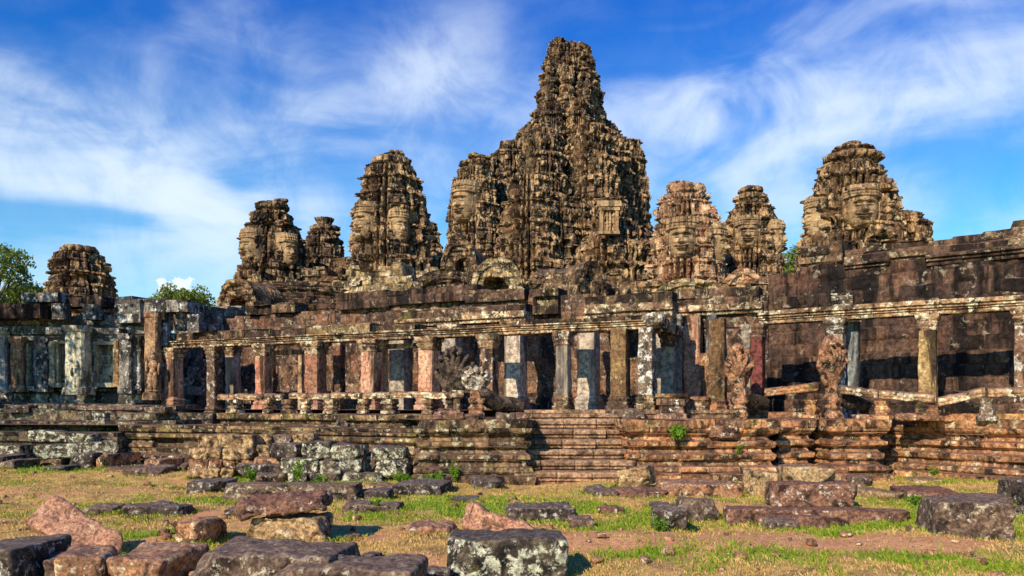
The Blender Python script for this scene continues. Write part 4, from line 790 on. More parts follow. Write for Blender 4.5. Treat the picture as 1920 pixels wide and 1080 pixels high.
# inner row: taller smooth pillars with the remains of their beam
inn = thing('inner_colonnade', 'inner row of tall smooth grey pillars behind the front columns', 'colonnade', (IA[0], IA[1], 0))
for k, (px, w, top, mat) in enumerate(((437, .22, 4.1, 'col_grey'), (636, .17, 4.3, 'relief'), (752, .32, 4.48, 'col_grey'), (848, .28, 4.48, 'col_grey'), (967, .30, 4.48, 'col_grey'), (1104, .30, 4.52, 'col_grey'), (1246, .24, 4.55, 'col_grey'))):
    x, y = along(px, IA, IB); column(inn, x, y, 1.6, top, w, rotL, mat, 260+3*k, base=k > 3, capmat='lintel')
def on(A, d_, s): return tuple(A+d_*s)
def slen(px, A, B): return seglen(A, along(px, A, B))
for a, b, zt_, mat in ((742, 862, 4.80, 'roofstone'), (862, 985, 4.86, 'roofstone'), (1098, 1262, 4.92, 'roofstone')):
    wall('beam', [along(a, IA, IB), along(b, IA, IB)], 4.52, ragged([(0, zt_), (6, zt_)], .06, 1.4, a), .6, M['lintel'], inn, .06, .03, .6, 1.5, .03, pf((4.5, 0), (4.62, .0), (4.64, .1), (5, .12)), a, .03, 2.5)
    wall('roof_course', [(along(a, IA, IB)[0], along(a, IA, IB)[1]+.15), (along(b, IA, IB)[0], along(b, IA, IB)[1]+.15)], zt_-.05, ragged([(0, zt_+.34), (6, zt_+.30)], .14, 1.1, b), .6, M['roofstone'], inn, .07, .05, .3, 1.1, .05, None, a+1, .05, 2)
# slim door frames that stand between the rows
for k, (px, h) in enumerate(((512, 3.55), (722, 3.62))):
    x, y = along(px, LA+.7*bn, LB+.7*bn); t = thing('door_frame', ('narrow stone door frame behind the fourth column from the left', 'tall stone door frame behind the pink columns right of centre left')[k] if False else ('narrow pale door frame standing between two left columns of the colonnade' if k == 0 else 'wider pale door frame standing behind the pink columns near the naga'), 'door frame', (x, y, 1.6))
    w = 1.25 if k == 0 else 1.5
    for s in (0, w): pillar('jamb', x+dl[0]*s, y+dl[1]*s, [(1.6, .085), (h, .085)], rotL, M['pier_tan'], t, 16, .01, 5+k, 1.37)
    wall('head', [(x-.1*dl[0], y-.1*dl[1]), (x+(w+.1)*dl[0], y+(w+.1)*dl[1])], h, h+.16, .2, M['pier_tan'], t, .06, .04, .5, 3, .01, None, 5, .01)

# long inner back wall with relief carving and ragged coping
bw_ = thing('gallery_wall', 'long black stained relief wall behind the colonnade', 'wall', (WA[0], WA[1], 0))
pxs = (300, 400, 480, 560, 640, 800, 900, 1000, 1100, 1250, 1420); ys = (600, 592, 584, 566, 557, 548, 551, 546, 549, 549, 548)
tab = []
for px, yy in zip(pxs, ys): q = along(px, WA, WC if px > 1400 else WB); tab.append((seglen(WA, q), PZ(yy, q[1])))
end = along(1440, WA, WB)
wall('wall', [tuple(WA-1.5*dl), end], 1.0, ragged([(a+1.5, b) for a, b in tab], .25, .9, 12, .5), .9, M['relief'], bw_, .06, .05, .40, .95, .02, pf((1.5, .12), (2.0, .12), (2.02, 0), (4.2, 0), (4.22, .05), (6.5, .05)), 101, .02, 2, .0, .012, .035)
for a, b, h, mat, sd in ((470, 560, .25, 'roofstone', 1), (640, 735, .5, 'darkwall', 2), (735, 900, .42, 'darkwall', 3), (1000, 1052, .75, 'roofstone', 4), (880, 990, .3, 'roofstone', 5), (1270, 1425, .5, 'roofstone', 6)):
    p, q = along(a, WA, WB), along(b, WA, WB); z = PZ(np.interp((a+b)/2, pxs, ys), p[1])
    wall('coping', [(p[0]-.3*bn[0], p[1]-.3*bn[1]), (q[0]-.3*bn[0], q[1]-.3*bn[1])], z-h-.1, ragged([(0, z+.08), (9, z+.05)], .16, .9, sd), .9, M[mat], bw_, .07, .05, .32, .9, .05, None, 110+sd, .05, 2, .03)
wall('cornice', [(along(1278, WA, WB)[0]-.25*bn[0], along(1278, WA, WB)[1]-.25*bn[1]), (along(1432, WA, WB)[0]-.25*bn[0], along(1432, WA, WB)[1]-.25*bn[1])], 4.62, 4.95, .5, M['lintel'], bw_, .06, .025, .5, 1.4, .02, pf((4.6, 0), (4.72, .02), (4.74, .12), (4.95, .14)), 119, .03, 3)
for k, (px, w, z1, mat) in enumerate(((1300, .26, 4.6, 'col_warm'), (1320, .20, 3.4, 'plinth'), (1335, .16, 4.6, 'pier_blue'))):
    x, y = along(px, WA-.25*bn, WB-.25*bn); pillar('pilaster', x, y, [(1.6, w*1.15), (1.9, w*1.15), (1.95, w), (z1, w*.97)], rotL, M[mat], bw_, 24, .02, 140+k, 1.37)

# ---------------------------------------------------------------- tall right wall and its columns
rw = thing('tall_wall', 'tall black stained wall with carved reliefs and yellow lichened cornice at right', 'wall', (WC[0], WC[1], 0))
ext = tuple(WC+(WD-WC)*1.9); LW = seglen(WC, ext)
s1 = slen(1502, WC, WD); s2 = slen(1560, WC, WD)
q1 = along(1500, WC, WD)
wall('wall', [tuple(WC), ext], 1.4, lambda s: PZ(512, 24.7) if s < s1 else (6.12+.0*s), .9, M['darkwall'], rw, .06, .05, .37, .85, .016, pf((1.4, .15), (1.9, .15), (1.92, 0), (8, 0)), 121, .025, 1.8, .004, .012, .045)
wall('cornice', [along(1585, WC, WD), ext], 5.62, ragged([(0, 6.32), (1.3, 6.38), (2.5, 6.30), (3.5, 6.40), (4.2, 6.42), (4.3, 6.62), (9, 6.6)], .06, .7, 3), 1.1, M['roofstone'], rw, .06, .03, .27, .9, .03, pf((5.6, .05), (5.72, .05), (5.74, .14), (5.80, .10), (5.82, .20), (5.9, .20), (5.92, .12), (6.1, .14), (6.12, .05), (6.7, .02)), 122, .04, 2, .03)
wall('cornice', [along(1503, WC, WD), along(1580, WC, WD)], 5.75, ragged([(0, 6.55), (.7, 6.75), (1.5, 6.5)], .2, .4, 4), 1.1, M['tower_dark'], rw, .05, .04, .25, .5, .05, pf((5.7, 0), (5.9, .06), (6, .15), (6.2, .05), (8, .1)), 123, .05, 2, .05)
wall('ledge', [along(1742, WC, WD), ext], 4.35, 4.80, .3, M['roofstone'], rw, .06, .03, .5, 1.8, .02, pf((4.3, .10), (4.5, .16), (4.56, .10), (4.8, -.03)), 124, .02, 2)
rc = thing('right_colonnade', 'row of brown columns under a moulded lintel before the tall black wall', 'colonnade', (RA[0], RA[1], 0))
REX = RA+dr*9
wall('lintel', [tuple(RA-.1*dr), tuple(REX)], 4.02, ragged([(0, 4.36), (9, 4.36)], .04, 2.6, 4), .45, M['lintel'], rc, .06, .018, .6, 2.6, .012, pf((4.0, 0), (4.12, 0), (4.125, .05), (4.17, .03), (4.18, .10), (4.24, .08), (4.25, .15), (4.4, .15)), 131, .015, 3)
for k, (px, w, mat, cm) in enumerate(((1421, .17, 'col_red', 'col_dark'), (1568, .21, 'col_white', 'col_white'), (1740, .205, 'col_ochre', 'lintel'), (1921, .21, 'col_dark', 'lintel'))):
    x, y = along(px, RA, RB); column(rc, x, y, 1.42, 4.03, w, rotR, mat, 160+3*k, capmat=cm)
x, y = along(1404, RA, RB); column(rc, x, y+.15, 1.42, 4.03, .12, rotR, 'col_grey', 180, base=False)
x, y = along(1600, RA+np.array((.3, .6)), RB+np.array((.3, .6))); pillar('column', x, y, [(1.4, .15), (4.0, .15)], rotR, M['pier_blue'], rc, 24, .01, 181, 1.37)
x, y = along(1580, WC-np.array((.1, .2)), WD-np.array((.1, .2))); wall('bracket', [(x-.25, y+.15), (x+.25, y-.15)], 4.45, 5.0, .5, M['col_white'], rw, .04, .03, .12, .3, .03, pf((4.45, .0), (5.0, .18)), 190, .03)

# free standing pieces on the terrace right of the stairs
o = thing('stone_pier', 'free standing square ochre pier with a blackened top right of the colonnade end', 'pier', (*cPX(1346, 22.2), 1.4))
column(o, *cPX(1346, 22.2), 1.5, 4.10, .225, rotL, 'col_ochre', 192, cap=False, name='shaft', basemat='plinth')
for lab, px, d, w, h in (('stubby moulded pedestal standing just right of the colonnade corner', 1262, 21.6, .38, .52), ('smaller moulded pedestal between the corner pedestal and the ochre pier', 1311, 22.2, .30, .45)):
    t = thing('pedestal', lab, 'pedestal', (*cPX(px, d), 1.4)); pillar('body', *cPX(px, d), [(1.4, w*1.15), (1.5, w*1.1), (1.55, w*.9), (1.4+h*.6, w*.86), (1.4+h*.7, w*1.0), (1.4+h, w*1.02)], rotL, M['col_dark'], t, 24, .03, 7, 1.36, dv=.03); pillar('cap', *cPX(px, d), [(1.4+h, w*.95), (1.4+h+.05, w*1.08), (1.4+h+.14, w*1.05)], rotL, M['plinth'], t, 24, .02, 8, 1.36, dv=.03)
o = thing('sill', 'low stone kerb along the foot of the colonnade', 'kerb', (LB[0], LB[1], 1.4))
wall('kerb_stone', [tuple(along(985, LA-.45*bn, LB-.45*bn)), tuple(LB-.45*bn+.1*dl), cPX(1440, 21.9)], 1.38, 1.62, .5, M['step'], o, .05, .03, .3, 1.3, .03, pf((1.38, 0), (1.5, 0), (1.52, .05), (1.62, .05)), 195, .03, 2)

# ---------------------------------------------------------------- balustrades and nagas
ba = thing('balustrade', 'serpent body balustrade on short carved posts before the left half of the colonnade', 'balustrade', (P3[0][0], P3[0][1], 1.5))
rl = lambda px: along(px, P3[0], P3[-1])
cuts = (412, 443, 446, 498, 501, 532, 546, 575, 579, 620, 624, 681, 684, 731, 735, 850)
zr = lambda px: np.interp(px, (412, 850), (1.97, 2.0))
for k in range(0, len(cuts), 2):
    a, b = rl(cuts[k]), rl(cuts[k+1]); rail_piece('rail', (*a, zr(cuts[k])+.012*(k % 4)), (*b, zr(cuts[k+1])-.01*(k % 3)), M['lintel'], ba, .115, 20+k)
for k, px in enumerate((442, 503, 543, 574, 622, 682, 732, 805)):
    x, y = rl(px); w = .13 if k % 2 else .17; pillar('post', x, y, [(1.52, w*1.2), (1.60, w*1.15), (1.64, w*.85), (1.69, w*1.1), (1.74, w*.8), (1.80, w*1.15), (1.92, w*1.05)], rotL, M['lintel'], ba, 20, .04, 300+k, 1.3, dv=.03)
x, y = cPX(857, 19.7); t = thing('concrete_post', 'slim pale concrete post with a square cap propping the rail end beside the nagas', 'post', (x, y, 1.4))
pillar('shaft', x, y, [(1.4, .075), (1.95, .075)], .2, M['pier_tan'], t, 16, .004, 3, 1.38); pillar('cap', x, y, [(1.95, .14), (2.0, .16), (2.12, .16)], .2, M['lintel'], t, 20, .02, 4, 1.3, dv=.03)
naga('dark fan shaped naga statue at the rail end left of the stairs', *cPX(851, 20.9), 1.4, 'naga_dark', 'naga_dark', -.1, (.50, 1.28), .60, seed=2)
naga('white lichened stump of a naga statue on an orange pedestal left of the stairs', *cPX(893, 19.9), 1.4, 'naga_white', 'naga_dark', .25, (.34, .62), .64, (PX(975, 20.4), 20.6, 1.72), 3, 7, mat_p='naga_red')
naga('orange naga statue in front of the red column, nearer the stairs', *cPX(1386, 20.8), 1.4, 'naga_red', 'naga_dark', .05, (.36, 1.25), .70, (PX(1440, 21.3), 21.6, 1.78), 4, 5, mat_p='naga_red')
naga('tall orange naga statue with a toothed hood before the white lichened column at right', *cPX(1562, 19.8), 1.4, 'naga_red', 'naga_dark', .55, (.46, 1.36), .70, (PX(1640, 19.6), 20.0, 1.75), 5, mat_p='naga_red')
b2 = thing('balustrade', 'sagging broken serpent balustrade in front of the tall right wall', 'balustrade', (*cPX(1700, 19.3), 1.4))
QA, QB = cPX(1430, 21.2), cPX(1540, 20.2)
rail_piece('rail', (*cPX(1436, 21.1), PZ(737, 21.1)), (*cPX(1536, 20.3), PZ(727, 20.3)), M['plinth'], b2, .14, 41)
for k, (a, da, ya, b, db, yb) in enumerate(((1578, 19.6, 733, 1646, 19.2, 741), (1649, 19.2, 741, 1752, 18.6, 749), (1758, 18.5, 757, 1846, 18.1, 737), (1852, 18.1, 737, 1960, 17.6, 738))):
    rail_piece('rail', (*cPX(a, da), PZ(ya, da)), (*cPX(b, db), PZ(yb, db)), M['lintel'], b2, .135, 42+k)
for k, (px, d, h) in enumerate(((1655, 19.2, .42), (1752, 18.7, .36), (1850, 18.1, .48), (1520, 20.4, .45))):
    pillar('post', *cPX(px, d), [(1.4, .2), (1.50, .2), (1.53, .14), (1.4+h*.6, .17), (1.4+h*.8, .13), (1.4+h+.04, .19)], rotR, M[('plinth', 'naga_red', 'naga_white', 'plinth')[k]], b2, 20, .04, 320+k, 1.3, dv=.03)
wall('footing', [cPX(1440, 20.9), cPX(1540, 20.4)], 1.38, 1.58, .4, M['plinth'], b2, .05, .03, .3, 1.3, .02, None, 330, .02)
wall('footing', [cPX(1690, 19.1), cPX(1790, 18.6), cPX(1960, 17.9)], 1.38, 1.56, .4, M['plinth'], b2, .05, .03, .2, .9, .04, None, 331, .03)

# ---------------------------------------------------------------- left wing, black and white with lichen
lw = thing('gallery_building', 'ruined left gallery wing black and white with lichen, piers and blind windows', 'gallery', (PX(140, 30), 30, 0))
D0 = 30.6
f2 = lambda px, d=D0: (PX(px, d), d)
wall('wall', [f2(-260, 31.5), f2(60), f2(275)], 1.0, ragged([(0, 5.2), (4, 5.4), (6.5, PZ(592, 30)), (8.4, PZ(580, 30)), (10.4, PZ(578, 30)), (12.3, PZ(575, 30))], .3, .7, 21, .8), 1.0, M['wing'], lw, .06, .05, .42, .9, .04, pf((1.0, .3), (2.2, .28), (2.22, .1), (2.35, .16), (2.4, 0), (4.2, 0), (4.25, .12), (4.4, .1), (4.45, .22), (4.75, .25), (4.8, .05), (9, .05)), 141, .05, 1.8, .03)
for k, (a, b, y0, y1, dd, mat) in enumerate(((40, 108, 567, 546, 30.2, 'wing'), (-120, 76, 598, 566, 29.9, 'darkwall'), (86, 190, 576, 553, 30.4, 'darkwall'), (214, 262, 606, 560, 30.2, 'wing'), (218, 246, 562, 555, 30.3, 'wing'), (259, 352, 586, 560, 30.1, 'wing'))):
    wall('lintel_block', [f2(a, dd), f2(b, dd-.3)], PZ(y0, dd), ragged([(0, PZ(y1, dd)), (4, PZ(y1+6, dd))], .06, 1.1, k), .8, M[mat], lw, .06, .04, .35, 1.3, .03, None, 150+k, .04, 2)
for k, (px, w, y0, y1, mat, dd) in enumerate(((37, .24, 735, 632, 'pier_tan', 30), (8, .22, 735, 632, 'pier_blue', 30.1), (82, .22, 735, 632, 'wing', 30), (148, .36, 740, 612, 'pier_green', 29.6), (99, .10, 725, 640, 'pier_green', 30), (220, .10, 725, 640, 'col_ochre', 30), (172, .12, 725, 640, 'wing', 30.1), (238, .22, 738, 626, 'wing', 29.8), (258, .16, 738, 630, 'wing', 30),
        (287, .235, 750, 585, 'pier_tan', 29.4), (306, .22, 752, 600, 'wing', 29.9), (302, .20, 618, 586, 'plinth', 30.2), (315, .14, 620, 586, 'pier_blue', 30.4), (341, .16, 620, 584, 'wing', 30.4), (116, .26, 600, 570, 'wing', 30.2), (175, .28, 600, 572, 'wing', 30.2))):
    z0, z1 = PZ(y0, dd), PZ(y1, dd); pr = [(z0, w*1.25), (z0+.25, w*1.2), (z0+.3, w), (z1-.25, w*.97), (z1-.2, w*1.15), (z1, w*1.25)] if z1-z0 > 1.2 else [(z0, w), (z1, w)]
    pillar('pier', *f2(px, dd), pr, 0, M[mat], lw, 24, .025, 160+k, 1.37)
for k, (a, b, y0, y1, mat) in enumerate(((105, 134, 722, 640, 'pier_blue'), (176, 214, 722, 642, 'pier_green'), (48, 74, 728, 634, 'pier_blue'))):
    wb = Bag(); zz0, zz1 = PZ(y0, 30), PZ(y1, 30); xa, xb = PX(a, 30), PX(b, 30)
    for xx in (xa, xb): wb.box((xx, 30.15, (zz0+zz1)/2), (.06, .12, (zz1-zz0)/2), 0, .01)
    for zz in (zz0, zz1): wb.box(((xa+xb)/2, 30.13, zz), ((xb-xa)/2+.12, .16, .08), 0, .01)
    fr = wb.out('window_frame', M['pier_green'], lw)
    wall('window_panel', [(xa, 30.34), (xb, 30.34)], zz0, zz1, .2, M[mat], fr, .05, .05, .38, 3, .008, None, 170+k, .01)
for k, (a, b) in enumerate(((92, 138), (168, 228))):
    wall('window_head', [f2(a, 29.95), f2(b, 29.95)], PZ(640, 30), PZ(616, 30), .5, M['wing'], lw, .05, .025, .5, 2, .02, pf((4.1, 0), (4.25, .03), (4.27, .12), (4.36, .08), (4.38, .2), (4.9, .24)), 180+k, .03, 2)
wall('side_wall', [f2(330, 33), f2(372, 33), f2(468, 36)], 1.0, ragged([(0, PZ(590, 33)), (1, PZ(570, 33)), (2.5, PZ(572, 34)), (4, PZ(575, 36))], .2, .9, 4), .9, M['wing'], lw, .07, .06, .38, .95, .04, None, 190, .04, 2, .03)
wall('side_wall', [f2(276, 33.5), f2(352, 33.5)], 1.0, PZ(622, 33), .8, M['wing'], lw, .07, .06, .4, .9, .04, None, 191, .04, 2, .03)

def devata(px, dd, ytop, ybot, parent, mat):
    z0, z1 = PZ(ybot, dd), PZ(ytop, dd); h = z1-z0; x = PX(px, dd); b = Bag()
    for (dx, zc, rx, rz) in ((0, .90, .075, .085), (0, .985, .05, .06), (0, .70, .12, .13), (0, .55, .085, .10), (-.055, .30, .075, .27), (.055, .30, .075, .27), (-.16, .66, .04, .15), (.16, .58, .04, .17), (-.07, .03, .07, .03), (.07, .03, .07, .03)):
        ball(b, (x+dx*h, dd, z0+zc*h), (rx*h, .10, rz*h))
    b.out('relief_figure', M[mat], parent, smooth=True)
devata(144, 29.6-.38, 678, 736, lw, 'pier_green'); devata(287, 29.4-.24, 662, 735, lw, 'pier_tan')
# ---------------------------------------------------------------- loose stones lying in the grass
G1 = 'fallen blocks in the foreground'; G2 = 'fallen blocks scattered on the grass'; G3 = 'blocks of the dry stacked pile'; G4 = 'rubble at the left foot of the terrace'
gblock('large square block with pale grey green lichen on its front, centre foreground', 's_lich', 838, 1062, 1088, 1012, 990, group=G1, holes=2, n=44, rnd=.07, rough=.03, chips=2)
gblock('black stained block cut off by the left bottom corner of the picture', 's_dark', -60, 80, 1110, 1030, 1002, group=G1, holes=2, n=34, rnd=.05, rough=.025, rz=-6)
block('pink flat slab leaning on the foreground blocks at left', 's_pink', PX(118, 9.2), 9.25, .10, (1.22, .22, .42), (-38, 27, -8), name='stone_slab', cat='stone slab', group=G1, holes=2, n=36, rnd=.07, rough=.03, taper=(.86, 1))
gblock('orange block with a flat dark top and yellow lichen ring, foreground left', 's_orange', 97, 214, 1105, 1042, 1020, rz=14, group=G1, n=30, rnd=.09, rough=.03)
gblock('split faced block tan on the left and black on the right, foreground', 's_orange', 207, 365, 1105, 1045, 1020, rz=-16, group=G1, n=32, rnd=.08, rough=.045, chips=4)
gblock('long dark brown slab with a sloping left face, largest stone at the bottom left', 's_brown', 350, 680, 1135, 1046, 1008, rz=-4, dmax=1.3, group=G1, holes=2, n=52, rnd=.08, rough=.04, taper=(.86, 1), chips=3, name='stone_slab', cat='stone slab')
gblock('low flat dark slab lying in front of the long brown slab at the bottom edge', 's_brown', 500, 800, 1150, 1068, 1040, rz=-5, group=G1, holes=2, n=44, rnd=.07, rough=.03, name='stone_slab', cat='stone slab')
gblock('small dark cube behind the right end of the long brown slab', 's_dark', 672, 718, 1062, 1042, 1032, group=G1, n=16, rnd=.04, rough=.02, rz=-14)
gblock('flat dark stone at the bottom edge left of the lichened block', 's_dark', 735, 798, 1100, 1070, 1058, group=G1, n=16, rnd=.05, rough=.02)
gblock('small rounded dark stone touching the lichened block at the bottom edge', 's_dark', 796, 846, 1100, 1070, 1060, group=G1, n=16, rnd=.06, rough=.025)
gblock('squat stone in the gap between the pink slab and the left corner block', 's_brown', 70, 118, 1100, 1052, 1036, group=G1, n=16, rnd=.05, rough=.03, rz=20)
gblock('orange notched block with a pale flat top behind the split faced block', 's_orange', 331, 408, 1024, 980, 962, rz=-10, dep=.55, group=G1, n=30, rnd=.06, rough=.045, chips=3)
gblock('carved tan block standing under the red capstone', 's_tan', 460, 626, 1022, 972, 962, rz=-10, dmax=.8, group=G1, holes=2, n=52, rnd=.06, rough=.05, chips=4, carve=.035, taper=(.86, .9))
block('red capstone tilted on top of the carved tan block', 's_red', PX(533, 10.4), 10.45, PZ(985, 10.3)+.20, (1.16, .85, .17), (6, -6, 6), name='capstone', cat='capstone', group=G1, holes=2, n=44, rnd=.09, rough=.05, chips=5, taper=(.92, .8))
block('orange pointed stone tapering to the right in the middle of the grass', 's_pink', PX(935, 10.7), 10.9, -.08, (1.05, .5, .34), (-16, 8, -18), group=G1, holes=2, n=34, rnd=.09, rough=.05, chips=1, wedge=-.34)
gblock('rounded orange stone half sunk in the soil left of the pointed stone', 's_orange', 765, 850, 1012, 990, 978, group=G1, n=22, rnd=.12, rough=.05, chips=4)
gblock('flat dark block with a rough top right of the pointed orange stone', 's_dark', 945, 1078, 976, 953, 941, rz=4, group=G2, holes=2, n=34, rnd=.04, rough=.03)
gblock('small low stone lump right of the flat dark block', 's_brown', 1072, 1112, 988, 974, 968, group=G2, n=14, rnd=.08, rough=.05)
gblock('thin flat stone behind the pointed orange stone', 's_dark', 842, 896, 946, 937, 929, group=G2, n=16, rnd=.03, rough=.02)
gblock('black block with grass growing against it, left of the long right beam', 's_dark', 1217, 1292, 996, 957, 948, rz=-8, group=G2, n=26, rnd=.06, rough=.045)
gblock('dark brown stone with a peaked top beside the long right beam', 's_brown', 1250, 1362, 978, 935, 927, rz=8, dmax=.7, group=G2, n=30, rnd=.07, rough=.05, chips=6, taper=(.6, .6))
gblock('long low beam lying on the ground under the red block at right', 's_red', 1362, 1700, 986, 957, 946, rz=-7, dep=.45, group=G2, n=54, rnd=.04, rough=.02, name='stone_beam', cat='stone beam')
gblock('thin broken piece in front of the long right beam', 's_red', 1450, 1555, 990, 970, 962, group=G2, n=24, rnd=.03, rough=.02, dmax=.4)
gblock('small stone at the left end of the thin broken piece, right of centre', 's_brown', 1438, 1492, 998, 978, 970, group=G2, n=16, rnd=.04, rough=.03, dmax=.4)
block('large red brown block with white lichen lying on the long right beam', 's_red', PX(1528, 12.1), 12.35, PZ(952, 12.1), (1.24, .48, .36), (0, 1, -3), group=G2, holes=2, n=44, rnd=.07, rough=.02, chips=1)
gblock('carved lichened block leaning behind the left end of the red brown block', 's_tan', 1420, 1482, 940, 893, 874, rz=24, group=G2, n=28, rnd=.05, rough=.04, carve=.03)
block('pale topped square block resting behind and above the red brown block', 's_tan', PX(1519, 13.3), 13.5, PZ(908, 13.3), (.80, .6, .28), (0, 1, -6), group=G2, n=32, rnd=.05, rough=.025)
gblock('support stone under the pale topped square block', 's_brown', 1475, 1600, 940, 909, 903, group=G2, n=22, rnd=.05, rough=.03, d=13.3)
gblock('large dark block with a grooved carved front at far right', 's_brown', 1737, 1895, 1014, 944, 924, rz=-13, dmax=.9, group=G2, holes=2, n=48, rnd=.05, rough=.03, carve=.03)
gblock('flat reddish slab lying on the grass behind the grooved block', 's_red', 1687, 1802, 940, 924, 908, rz=-10, group=G2, n=30, rnd=.04, rough=.025, name='stone_slab', cat='stone slab')
gblock('small tan stone between the red brown block and the reddish slab', 's_tan', 1624, 1684, 941, 925, 914, rz=10, group=G2, n=20, rnd=.04, rough=.03)
gblock('broken dark slab reaching the right edge behind the grooved block', 's_brown', 1805, 1900, 945, 932, 924, rz=-14, group=G2, n=24, rnd=.05, rough=.03)
gblock('dark upright stone cut off by the right edge of the picture', 's_dark', 1912, 1990, 950, 905, 895, group=G2, n=22, rnd=.06, rough=.03)
gblock('small dark chip at the right edge beside the grooved block', 's_dark', 1888, 1918, 968, 952, 944, rz=30, group=G2, n=12, rnd=.03, rough=.03)
gblock('long pale fronted block right of the tilted cube before the right plinth', 's_orange', 1236, 1388, 940, 908, 897, rz=-3, group=G2, holes=2, n=34, rnd=.04, rough=.03)
block('tilted cube with a scalloped lichened front before the right end of the stairs', 's_tan', PX(1203, 16.2), 16.5, .08, (.64, .52, .40), (0, -12, -22), group=G2, n=30, rnd=.05, rough=.03, carve=.03)
gblock('low red stone under the tilted cube', 's_red', 1150, 1250, 940, 921, 914, group=G2, n=22, rnd=.05, rough=.04)
gblock('grey block before the lowest step, left of the tilted cube', 's_brown', 1096, 1155, 940, 922, 909, rz=8, group=G2, n=20, rnd=.04, rough=.025)
gblock('dark stone under the left end of the long pale fronted block', 's_dark', 1222, 1262, 962, 948, 940, group=G2, n=14, rnd=.04, rough=.03)
gblock('long carved lintel with moulded sides lying on the grass before the stacked pile', 's_brown', 418, 677, 940, 909, 902, rz=-2, dep=.55, group=G2, n=56, rnd=.03, rough=.015, groove=.16, chips=1, name='fallen_lintel', cat='stone lintel')
gblock('dark block at the left end of the long carved lintel', 's_dark', 361, 428, 924, 904, 896, group=G2, n=22, rnd=.04, rough=.02)
gblock('thick dark slab right of the stacked pile', 's_dark', 738, 850, 926, 910, 896, rz=-8, group=G2, n=32, rnd=.05, rough=.03, name='stone_slab', cat='stone slab')
gblock('small dark block at the right end of the long carved lintel', 's_dark', 676, 732, 938, 921, 914, group=G2, n=18, rnd=.04, rough=.02)
gblock('pale broken stone behind the small dark block by the lintel', 's_tan', 690, 772, 922, 911, 905, group=G2, n=20, rnd=.04, rough=.04)
gblock('flat grey brown stone flush with the grass right of the red capstone', 's_brown', 645, 752, 966, 948, 937, group=G2, n=26, rnd=.06, rough=.03)
gblock('flat dark ledge of rock in the grass behind the pink slab', 's_dark', 240, 352, 968, 950, 942, group=G2, n=28, rnd=.05, rough=.04)
gblock('second flat dark rock left of the green tuft behind the pink slab', 's_brown', 160, 222, 966, 952, 945, group=G2, n=20, rnd=.06, rough=.04)
gblock('dark block behind the left side of the red capstone', 's_dark', 428, 470, 972, 956, 948, group=G2, n=16, rnd=.04, rough=.03)
gblock('small reddish stone in the grass right of the red capstone', 's_red', 640, 676, 1018, 1004, 998, rz=-20, group=G1, n=14, rnd=.05, rough=.05, chips=4)
gblock('dark broken stone at the foot of the left stair flank', 's_dark', 880, 940, 916, 902, 895, rz=8, group=G2, n=18, rnd=.05, rough=.05, chips=4)
gblock('brown stone at the foot of the middle pier of the right plinth', 's_brown', 1590, 1640, 912, 897, 890, rz=-12, group=G2, n=16, rnd=.05, rough=.05, chips=4)
gblock('flat tan stone in the grass before the right plinth foot', 's_tan', 1700, 1760, 908, 899, 893, rz=6, group=G2, n=16, rnd=.05, rough=.04, chips=4)
gblock('rough red stone between the flat dark block and the black block', 's_red', 1120, 1170, 966, 954, 948, rz=15, group=G2, n=16, rnd=.05, rough=.05, chips=4)
# rubble at the left
gblock('squared orange sided block lying alone on the grass left of the stacked pile', 's_orange', 284, 337, 880, 862, 845, rz=-14, group=G4, n=20, rnd=.04, rough=.03)
gblock('orange block under the tip of the leaning lichened beam', 's_orange', 192, 238, 878, 853, 846, rz=-16, group=G4, n=20, rnd=.03, rough=.03)
d = 23.0
block('long grey lichened beam lying slanted over the left rubble', 's_lich', PX(150, d), d, .28, (2.2, .55, .40), (0, -3, 14), name='stone_beam', cat='stone beam', group=G4, n=40, rnd=.06, rough=.04)
block('second lichened beam lying on top of the slanted one at left', 's_lich', PX(118, d+.5), d+.6, .66, (2.0, .5, .32), (0, 4, -4), name='stone_beam', cat='stone beam', group=G4, holes=2, n=36, rnd=.06, rough=.04)
gblock('white lichened block at the left end of the rubble', 's_lich', 10, 56, 870, 835, 828, group=G4, n=20, rnd=.04, rough=.04)
gblock('dark support stone under the middle of the slanted beam', 's_brown', 90, 135, 872, 846, 840, group=G4, n=16, rnd=.05, rough=.04)
gblock('mossy support stone under the right end of the slanted beam', 's_dark', 140, 190, 878, 850, 843, group=G4, n=16, rnd=.05, rough=.04)
gblock('dark block at the left edge on the grass before the rubble', 's_dark', -30, 20, 878, 857, 848, group=G4, n=16, rnd=.04, rough=.03)
gblock('rounded grey stone beside the left edge block', 's_brown', 18, 46, 880, 864, 858, group=G4, n=12, rnd=.07, rough=.03)
gblock('flat brown stone on the grass below the lone orange sided block', 's_brown', 244, 312, 896, 880, 872, group=G4, n=20, rnd=.05, rough=.05, chips=5)
gblock('thin flat reddish stone in front of the orange block under the beam', 's_red', 205, 262, 890, 880, 872, group=G4, n=16, rnd=.03, rough=.04)
gblock('flat stone bedded in the grass left of the thin reddish stone', 's_dark', 92, 130, 884, 876, 871, group=G4, n=12, rnd=.05, rough=.03)
gblock('brown slab leaning at the foot of the left end of the stacked pile', 's_brown', 322, 362, 888, 872, 866, rz=18, group=G4, n=14, rnd=.04, rough=.03)
